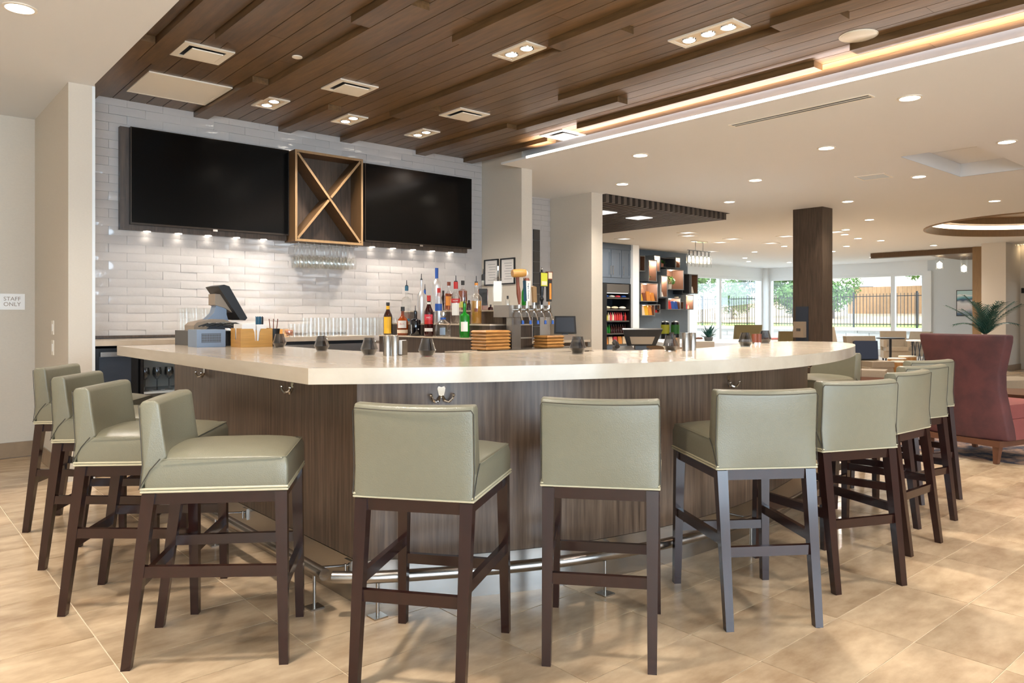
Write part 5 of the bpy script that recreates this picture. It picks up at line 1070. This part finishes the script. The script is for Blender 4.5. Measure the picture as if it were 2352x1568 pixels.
potplant((C5[0], .05, 0), 0, .10, 'leafy', 'trailing plant in a pale pot behind the chandelier', 'cement', .07, .16)
# coffee station
p = at_d(1560, 784, 14.0); cf = thing('coffee_counter', 'slate blue coffee counter with a white top in front of the shelf wall', 'counter', (p[0], p[1], 0), -YAW + .0); zc = p[2]
G().box(-.75, .05, 0, .55, .6, zc - .045).build('body', 'bluecab', cf, smooth=False); G().box(-.78, .0, zc - .0445, .58, .62, zc).build('top', 'ivory', cf, smooth=False)
def onc(u, off=.15):
    q = at_d(u, 780, 14.0); return (q[0] + math.sin(YAW) * off, q[1] + math.cos(YAW) * off, zc + .0004)
for u, l in ((1533, 'coffee urn with a lime green band, left one'), (1556, 'coffee urn with a darker green band, right one')):
    t = thing('coffee_urn', l, 'coffee urn', onc(u, .2)); G().lathe([(0, 0), (.08, 0), (.08, .14), (0, .14)], n=18).build('base', 'black', t); G().lathe([(0, .1405), (.082, .1405), (.082, .31), (0, .31)], n=18).build('green_band', 'c_lime' if u == 1533 else 'c_greenlab', t); G().lathe([(0, .3105), (.075, .3105), (.07, .36), (.03, .385), (0, .385)], n=18).build('lid', 'black', t)
for u, l in ((1544, 'glass coffee pot left of the right urn'), (1569, 'clear glass jug at the right of the coffee urns')):
    o = G().lathe([(0, 0), (.06, 0), (.07, .05), (.045, .15), (.05, .17), (.042, .15), (.06, .05), (0, .01)], n=14).build('coffee_pot', 'smoke' if u == 1544 else 'glass', None, loc=onc(u, .05)); tag(o, l, 'coffee pot')
for u, l in ((1489, 'white takeaway cup, left of the two on the market counter'), (1502, 'white takeaway cup, right of the two on the market counter')):
    o = G().lathe([(0, 0), (.03, 0), (.04, .10), (.042, .10), (.042, .112), (0, .115)], n=14).build('paper_cup', 'whitep', None, loc=onc(u, .2)); o.location.z = zc + .0004; tag(o, l, 'cup')
bt = thing('pastry_tray', 'dark tray of pastries at the right end of the coffee counter', 'tray', onc(1600, .2), -YAW); G().box(-.17, -.1, 0, .15, .1, .03).build('tray', 'black', bt); g = G()
for k in range(8): g.ball((-.12 + .035 * k, .02 * (-1) ** k, .05), .035, 8, 6, (1, .8, .7))
g.build('pastries', 'terra', bt, kind='stuff')
tb = thing('high_table', 'long pale communal table between the bar and the market', 'table', at_d(1610, 783, 9.9)[:2] + (0,), -YAW); G().box(-.6, -.7, .865, 1.0, .9, .915).bevel(.004, 1).build('tabletop', 'ivory', tb); G().box(-.595, -.69, .80, .995, .89, .8645).build('edge_band', 'wood_o', tb, smooth=False)
for x in (-.5, .9):
    for y in (-.6, .8): G().legbar((x, y, 0), (x, y, .80), .07, .07).build('leg', 'wood_o', tb)
p = at_d(1632, 778, 9.9); ag = thing('table_plant', 'grey green spiky plant in a dark pot on the communal table', 'plant', (p[0] + .1, p[1] + .1, .9154)); G().lathe([(0, 0), (.05, 0), (.06, .05), (.05, .05), (0, .03)], n=14).build('pot', 'dgrey', ag); leaves(G(), 34, .24, .1, .016, random.Random(4), .15, .03).build('foliage', 'leaf', ag, kind='stuff')

# ------------------------------------------------------------------ lobby furniture
p = at_d(2213, 1000, 6.55); rc = thing('armchair', 'tall burgundy velvet wingback armchair seen from behind on the patterned rug', 'armchair', (p[0] + .30, p[1] - .06, .0065), heading(.965, -.24))
pro = [(.195, .385), (.30, .372), (.45, .345), (.62, .318), (.76, .320), (.90, .352), (1.02, .380), (1.085, .385)]
b = bmesh.new(); N = 8; rows = []
for z, w in pro:
    row = []
    for side, yb in ((0, -.36), (1, -.24)):
        for i in range(N + 1):
            s_ = 2 * i / N - 1; s_ = s_ if side == 0 else -s_; row.append(b.verts.new((s_ * w, yb - .05 * (z - .5) * 1.0 + .06 * s_ * s_, z)))
    rows.append(row)
for r0, r1 in zip(rows, rows[1:]):
    n_ = len(r0)
    for i in range(n_): b.faces.new((r0[i], r0[(i + 1) % n_], r1[(i + 1) % n_], r1[i]))
b.faces.new(rows[0][::-1]); b.faces.new(rows[-1]); g = G(); g.b.free(); g.b = b; bmesh.ops.recalc_face_normals(b, faces=b.faces[:]); g.bevel(.018, 2, 50); g.build('backrest', 'redv', rc, ang=60)
G().box(-.355, -.24, .195, .355, .44, .37).bevel(.02, 2).build('seat_base', 'redl', rc); G().box(-.33, -.22, .372, .33, .46, .49).bevel(.035, 3).build('seat_cushion', 'redl', rc); G().box(-.34, -.34, .145, .34, .40, .194).build('rail', 'legw', rc, smooth=False)
for sx in (-1, 1):
    for y in (-.30, .36): G().legbar((sx * .29, y, 0), (sx * .30, y, .144), .035, .055).build('leg', 'legw', rc)
M['rug'] = mat('patterned_rug', rgb(44, 50, 66), .95, col2=rgb(150, 120, 100), noise=.5, scale=7, world=True, contrast=3.0, bump=.3, bscale=150)
rg = G().box(7.36, -1.2, .0003, 10.6, 3.1, .006).build('rug', 'rug'); tag(rg, 'dark navy and brown patterned rug under the burgundy armchair', 'rug')
p = at_d(2362, 905, 8.6); ctb = thing('coffee_table', 'dark bowl shaped coffee table at the right edge', 'table', (p[0], p[1], .0065)); G().lathe([(0, 0), (.16, 0), (.13, .08), (.2, .2), (.42, .34), (.45, .37), (0, .37)], n=32).build('bowl_base', 'legw', ctb); 
p = at_d(2325, 880, 10.2); ot = thing('ottoman', 'low beige tufted ottoman beyond the coffee table', 'ottoman', (p[0], p[1], .0), -.5); G().box(-.4, -.3, .1, .4, .3, .40).bevel(.06, 3).build('cushion', 'tan', ot)
for sx in (-1, 1):
    for sy in (-1, 1): G().legbar((sx * .3, sy * .2, 0), (sx * .3, sy * .2, .1), .04, .05).build('leg', 'legw', ot)
p = at_d(2263, 768, 9.6); pp = thing('palm_plant', 'dark green palm plant rising behind the burgundy armchair', 'plant', (p[0], p[1], 0)); zk = p[2]
G().lathe([(0, 0), (.15, 0), (.2, .45), (.17, .45), (.15, .40), (0, .40)], n=20).build('pot', 'cement', pp); G().cyl((0, 0, .40), (0, 0, zk + .02), .03, .02, n=8).build('stem', 'bark', pp); rr = random.Random(11)
for k in range(15):
    a = rr.uniform(0, 6.28) if k > 4 else [2.4, -.75, 1.0, -2.2, .3][k]; el = rr.uniform(.9, 1.45) if k > 1 else .9; L = rr.uniform(.36, .50); g = G(); d = Vector((math.cos(a), math.sin(a), 0)); pts = []
    for i in range(9):
        s_ = i / 8; pts.append(Vector((0, 0, zk)) + d * L * (math.cos(el) * s_ + .35 * s_ * s_) + Vector((0, 0, L * (math.sin(el) * s_ * 1.25 - .55 * s_ * s_ * (1.25 if k < 2 else .4)))))
    g.tube(pts, .004, 5); sd = d.cross(Vector((0, 0, 1)))
    for i in range(1, 9):
        for m_ in (0, .5):
            q = pts[i - 1].lerp(pts[i], m_); fw = (pts[i] - pts[i - 1]).normalized()
            for s2 in (-1, 1):
                tip = q + (sd * s2 * .8 + fw * 1.0).normalized() * .17 * (1.1 - .5 * i / 8) + Vector((0, 0, -.02)); g.b.faces.new([g.b.verts.new(x) for x in (q - fw * .014, q + fw * .014, tip)])
    g.build('frond', 'leaf', pp)
for u, v, d, l in ((2068, 829, 13.2, 'log stump stool with a cream top, nearest of three'), (2060, 822, 14.2, 'log stump stool with a cream top, behind the nearest one'), (2084, 817, 14.9, 'log stump stool with a cream top, rightmost and farthest')):
    p = at_d(u, v, d); t = thing('stump_stool', l, 'stool', (p[0], p[1], 0)); h = p[2]; G().lathe([(0, 0), (.13, 0), (.135, .1), (.15, h * .6), (.165, h - .02), (0, h - .02)], n=18).build('trunk', 'log', t); G().lathe([(0, h - .0195), (.163, h - .0195), (.16, h), (0, h)], n=18).build('top', 'logt', t)
def lounge(label, u, v, d, hd, w, dep, sh, bh, m1, m2, arms=True, legs='legw'):
    p = at_d(u, v, d); t = thing('lounge_chair', label, 'armchair', (p[0], p[1], 0), hd)
    G().box(-w / 2, -dep / 2, .16, w / 2, dep / 2, sh - .10).bevel(.02, 2).build('seat_base', m2, t); G().box(-w / 2 + .05, -dep / 2 + .1, sh - .0995, w / 2 - .05, dep / 2 + .02, sh).bevel(.03, 2).build('seat_cushion', m1, t)
    G().quadbox([(-w / 2, -dep / 2 - .02, sh - .0990), (w / 2, -dep / 2 - .02, sh - .0990), (w / 2, -dep / 2 + .1, sh - .0990), (-w / 2, -dep / 2 + .1, sh - .0990), (-w / 2, -dep / 2 - .12, bh), (w / 2, -dep / 2 - .12, bh), (w / 2, -dep / 2 - .02, bh), (-w / 2, -dep / 2 - .02, bh)]).bevel(.03, 2).build('backrest', m1, t)
    if arms:
        for sx in (-1, 1): G().box(sx * w / 2 - (.07 if sx > 0 else 0), -dep / 2 + .12, sh + .0005, sx * w / 2 + (.07 if sx < 0 else 0), dep / 2, sh + .17).bevel(.02, 2).build('armrest', m2, t)
    for sx in (-1, 1):
        for sy in (-1, 1): G().legbar((sx * (w / 2 - .06), sy * (dep / 2 - .06), 0), (sx * (w / 2 - .06), sy * (dep / 2 - .06), .16), .03, .04).build('leg', legs, t)
    return t
lounge('tan lounge chair with brown arms behind the wooden column', 1962, 800, 14.6, heading(.35, -.95), .8, .75, .46, 1.03, 'tan', 'tan2')
lounge('tan bench seat beside the navy cushion', 2004, 805, 13.4, heading(-.5, -.9), .6, .6, .45, .88, 'tan', 'tan', False)
p = at_d(1990, 794, 13.45); cs = G().quadbox([(-.19, -.05, 0), (.19, -.05, 0), (.19, .05, 0), (-.19, .05, 0), (-.2, -.05, .33), (.2, -.05, .33), (.2, .05, .33), (-.2, .05, .33)]).bevel(.04, 3).build('cushion', 'navy', None, loc=(p[0], p[1], .47)); cs.rotation_euler = (-.2, 0, -.8); tag(cs, 'navy cushion with a tan back on the tan bench', 'cushion')
lounge('tan swivel lounge chair facing us by the window', 2056, 800, 19.5, heading(-.85, -.5), .62, .6, .45, .85, 'tan', 'tan', True, 'black')
lounge('tan lounge chair partly hidden by the burgundy armchair', 2094, 795, 20.4, heading(-.9, .3), .62, .6, .45, .82, 'tan', 'tan', True, 'black')
p = at_d(2045, 776, 18.3); t = thing('side_table', 'thin dark round table between the lounge chairs', 'table', (p[0], p[1], 0)); G().cyl((0, 0, .69), (0, 0, .72), .32, n=24).build('tabletop', 'black', t); G().cyl((0, 0, .02), (0, 0, .69), .03, n=10).cyl((0, 0, 0), (0, 0, .02), .22, n=20).build('pedestal', 'black', t)
p = at_d(2112, 784, 17.5); t = thing('side_table', 'pale round table with an openwork dark base beside the burgundy armchair', 'table', (p[0], p[1], 0)); G().cyl((0, 0, .66), (0, 0, .69), .28, n=24).build('tabletop', 'ivory', t); g = G()
for k in range(10): a = k * .628; g.cyl((.16 * math.cos(a), .16 * math.sin(a), 0), (.16 * math.cos(a + .6), .16 * math.sin(a + .6), .66), .01, n=6)
g.build('wire_base', 'black', t)
lounge('beige stool seat with a brown base behind the end stool', 1996, 830, 11.6, heading(.3, -.95), .5, .45, .42, .5, 'tan', 'tan2', False)
lounge('olive high backed booth chair by the left windows', 1700, 770, 14.5, heading(.5, .86), .52, .5, .5, 1.08, 'olive', 'olive', False); lounge('olive curved lounge chair half hidden by the wooden column', 1822, 790, 13.5, heading(.7, .7), .7, .6, .46, .98, 'olive', 'olive', False)
p = at_d(1776, 775, 17.0); so = thing('window_sofa', 'low pale sofa under the corner window', 'sofa', (p[0], p[1], 0), heading(-.7, -.7)); G().box(-.9, -.35, .1, .9, .35, .40).bevel(.04, 2).build('seat', 'bluewhite', so); G().box(-.9, .3505, .1, .9, .5, .72).bevel(.04, 2).build('backrest', 'bluewhite', so)
for x in (-.8, .8):
    for y in (-.28, .28): G().legbar((x, y, 0), (x, y, .1), .05, .05).build('leg', 'legw', so)
for k, (x, m_, l) in enumerate(((-.35, 'whitep', 'white cushion on the low window sofa'), (.1, 'redl', 'dusty pink cushion on the low window sofa'))):
    q = so.location; hx = heading(-.7, -.7); cs = G().box(-.2, -.05, 0, .2, .05, .34).bevel(.04, 3).build('cushion', m_, None, loc=(q.x + x * math.cos(hx) - .22 * math.sin(hx), q.y + x * math.sin(hx) + .22 * math.cos(hx), .41)); cs.rotation_euler = (-.25, 0, hx + .2); cs.location.z = .42; tag(cs, l, 'cushion')
a = at_x(2199, 668, XW); b = at_x(2250, 724, XW); pc_ = thing('wall_picture', 'abstract blue and white seascape in a thin dark frame', 'picture', (XW, (a[1] + b[1]) / 2, b[2])); hy = abs(a[1] - b[1]) / 2; h = a[2] - b[2]
G().box(-.03, -hy - .02, -.02, -.001, hy + .02, h + .02).build('frame', 'black', pc_, smooth=False)
g_ = NT('sea_print'); tc = g_.n('ShaderNodeTexCoord'); sp = g_.n('ShaderNodeSeparateXYZ'); nz = g_.n('ShaderNodeTexNoise'); nz.inputs['Scale'].default_value = 3; ad = g_.n('ShaderNodeMath', operation='ADD'); ml = g_.n('ShaderNodeMath', operation='MULTIPLY'); ml.inputs[1].default_value = .35
g_.l(tc.outputs['Object'], nz.inputs['Vector']); g_.l(tc.outputs['Generated'], sp.inputs[0]); g_.l(nz.outputs[0], ml.inputs[0]); g_.l(sp.outputs['Z'], ad.inputs[0]); g_.l(ml.outputs[0], ad.inputs[1]); rp = g_.n('ShaderNodeValToRGB'); cr_ = rp.color_ramp
for pos, c in ((.25, (90, 120, 150)), (.45, (220, 214, 216)), (.66, (230, 232, 236)), (.76, (60, 84, 116)), (.85, (120, 186, 200)), (1.0, (190, 224, 230))):
    e = cr_.elements.new(pos); e.color = rgb(*c)
g_.l(ad.outputs[0], rp.inputs[0]); g_.l(rp.outputs[0], g_.p.inputs['Base Color']); M['sea'] = g_.m
G().box(-.034, -hy, 0, -.0305, hy, h).build('print', 'sea', pc_, smooth=False)
a = at_x(2314, 668, 20.6); t = thing('door_chime', 'small dark wall box left of the glazed door', 'wall box', (20.6, 5.40, a[2])); t.location = (20.56, 5.43, a[2]); G().box(0, -.03, -.06, .04, .03, .06).bevel(.004, 1).build('case', 'black', t)

# ------------------------------------------------------------------ outside the windows
struct(G().box(24.6, -30, -.3, 120, 90, -.1), 'ground_outside', 'asphalt'); struct(G().box(5, 14.7, -.3, 24.59, 90, -.1), 'ground_outside', 'asphalt'); struct(G().box(-40, -40, -.3, 24.59, -5.3, -.1), 'ground_outside', 'asphalt')
rw = struct(G().box(28.3, 2, -.1, 29.2, 40, .70), 'retaining_wall', 'block')
bk_ = G().box(-.14, -.42, -.085, .0, .42, .085).bevel(.012, 1).mesh('block', 'block', smooth=False)
for r in range(5):
    for k in range(17): link('block', bk_, rw, (28.3, 8.0 + .86 * k + (.43 if r % 2 else 0), .0 + .175 * r))
struct(G().box(28.1, 2, .7001, 29.3, 40, .80), 'trim_8', 'cement')
ter = struct(G().quadbox([(29.3, 0, .0), (60, 0, .0), (60, 60, .0), (29.3, 60, .0), (29.3, 0, .72), (60, 0, 3.0), (60, 60, 3.0), (29.3, 60, .72)]), 'hill_lawn', 'grass'); struct(G().quadbox([(31.5, 0, .0), (60.2, 0, .0), (60.2, 60, .0), (31.5, 60, .0), (31.5, 0, .95), (60.2, 0, 3.1), (60.2, 60, 3.1), (31.5, 60, .95)]), 'hill_earth', 'dirt')
def fence(x0, y0, x1, y1, z, h, label):
    L = math.hypot(x1 - x0, y1 - y0); t = thing('iron_fence', label, 'fence', (x0, y0, z), math.atan2(y1 - y0, x1 - x0)); n = int(L / .13); g = G()
    for k in range(n): g.box(k * .13 - .009, -.009, .05, k * .13 + .009, .009, h)
    g.build('picket', 'black', t, smooth=False, kind='stuff')
    for k in range(int(L / 2.4) + 1): G().box(k * 2.4 - .03, -.03, -.1, k * 2.4 + .03, .03, h + .06).build('post', 'black', t, smooth=False)
    for zz in (.12, h - .12): G().box(0, -.015, zz, L, .015, zz + .03).build('rail', 'black', t, smooth=False)
fence(30.2, 9, 30.2, 24, .78, 1.35, 'black iron picket fence on the lawn beyond the right windows'); fence(15, 24.4, 29.6, 24.4, .0, 2.1, 'black iron picket fence beyond the left windows')
def tree(x, y, z, h, r, label, m_, sd, kind='tree'):
    rr = random.Random(sd); t = thing(kind, label, kind, (x, y, z)); G().cyl((0, 0, -.2), (0, 0, h * .6), r * .09, r * .05, n=8).build('trunk', 'bark', t); g = G(); cen = [(Vector((rr.gauss(0, .42) * r, rr.gauss(0, .42) * r, h * .62 + rr.gauss(0, .22) * h)), r * rr.uniform(.35, .6)) for _ in range(12)]
    for k in range(2600):
        c, cr2 = cen[k % 12]; v = Vector((rr.gauss(0, 1), rr.gauss(0, 1), rr.gauss(0, 1))).normalized(); p = c + v * cr2 * rr.uniform(.6, 1.05); u = Vector((rr.gauss(0, 1), rr.gauss(0, 1), rr.gauss(0, 1))).normalized() * r * .10; w_ = u.cross(v) * .8
        g.b.faces.new([g.b.verts.new(q) for q in (p - u, p + w_, p + u)])
    g.build('foliage', m_, t, smooth=False, kind='stuff')
rr = random.Random(21)
for k, (x, y, h, r) in enumerate(((47, 13, 6.0, 2.4), (52, 19, 7.0, 2.6), (47, 25, 6.2, 2.4), (53, 31, 7.5, 2.6), (45, 33, 6.0, 2.4), (40, 40, 6.5, 2.4), (35.5, 12.4, 4.6, 1.5))):
    tree(x, y, 1.6, h, r, ['spreading green tree on the slope outside the right windows', 'bushy dark green tree on the slope outside the windows'][k % 2] if k < 6 else 'light green tree close behind the iron fence at the right', 'foliage' if k % 2 == 0 else 'foliage2', k); bpy.data.objects[-1] if False else None
for o in [o for o in COL.objects if o.get('category') == 'tree' and 'slope' in o['label']]: o['group'] = 'trees on the slope'
for k, (x, y) in enumerate(((18, 33), (25, 31), (32, 34), (39, 47))): tree(x, y, 0, 6.5, 2.6, 'green tree beyond the fence outside the left windows, %s from the market' % ORD[k], 'foliage2', 40 + k)
for o in [o for o in COL.objects if o.get('category') == 'tree' and 'left windows' in o['label']]: o['group'] = 'trees beyond the left fence'
for k, (x, y, z) in enumerate(((34, 16.5, 1.1), (35, 19, 1.1), (33.5, 21.5, 1.0))): tree(x, y, z, 1.6, 1.0, 'low round shrub just behind the iron fence, %s from the right' % ORD[k], 'foliage', 60 + k, 'shrub')
for o in [o for o in COL.objects if o.get('category') == 'shrub']: o['group'] = 'shrubs behind the fence'
h_ = thing('house', 'small white house beyond the fence outside the right windows', 'house', (42, 18.2, 1.5), .2); G().box(-2, -2, 0, 2, 2, 1.9).build('wall', 'stucco', h_, smooth=False); G().extr([(-2.3, 1.9), (2.3, 1.9), (0, 2.9)], (0, -2.2, 0), (1, 0, 0), (0, 0, 1), (0, 4.4, 0)).build('roof', 'stucco', h_, smooth=False); G().box(-2.02, -.5, .5, -2.0, .5, 1.3).build('window', 'navyp', h_)
cfn = thing('board_fence', 'warm brown board fence on the slope beyond the iron fence', 'fence', (37, 12.4, 1.3), math.pi / 2)
bdm = G().box(0, -.02, 0, .19, .02, 1.35).mesh('fence_board', 'cedar', smooth=False)
for k in range(24): link('board', bdm, cfn, (k * .2, 0, 0))
for k, (x, y, r) in enumerate(((18.9, 17.2, .35), (21.6, 17.6, .40), (23.4, 17.0, .34))):
    t = thing('porch_column', ['thick white porch column outside the left windows, first from the market', 'thick white porch column outside the left windows, middle one', 'thick white porch column outside the left windows, nearest the room corner'][k], 'column', (x, y, -.1)); G().box(-r, -r, 0, r, r, .5).build('base', 'stucco', t, smooth=False); G().box(-r * .85, -r * .85, .5, r * .85, r * .85, 2.15).bevel(.03, 1).build('shaft', 'stucco', t)
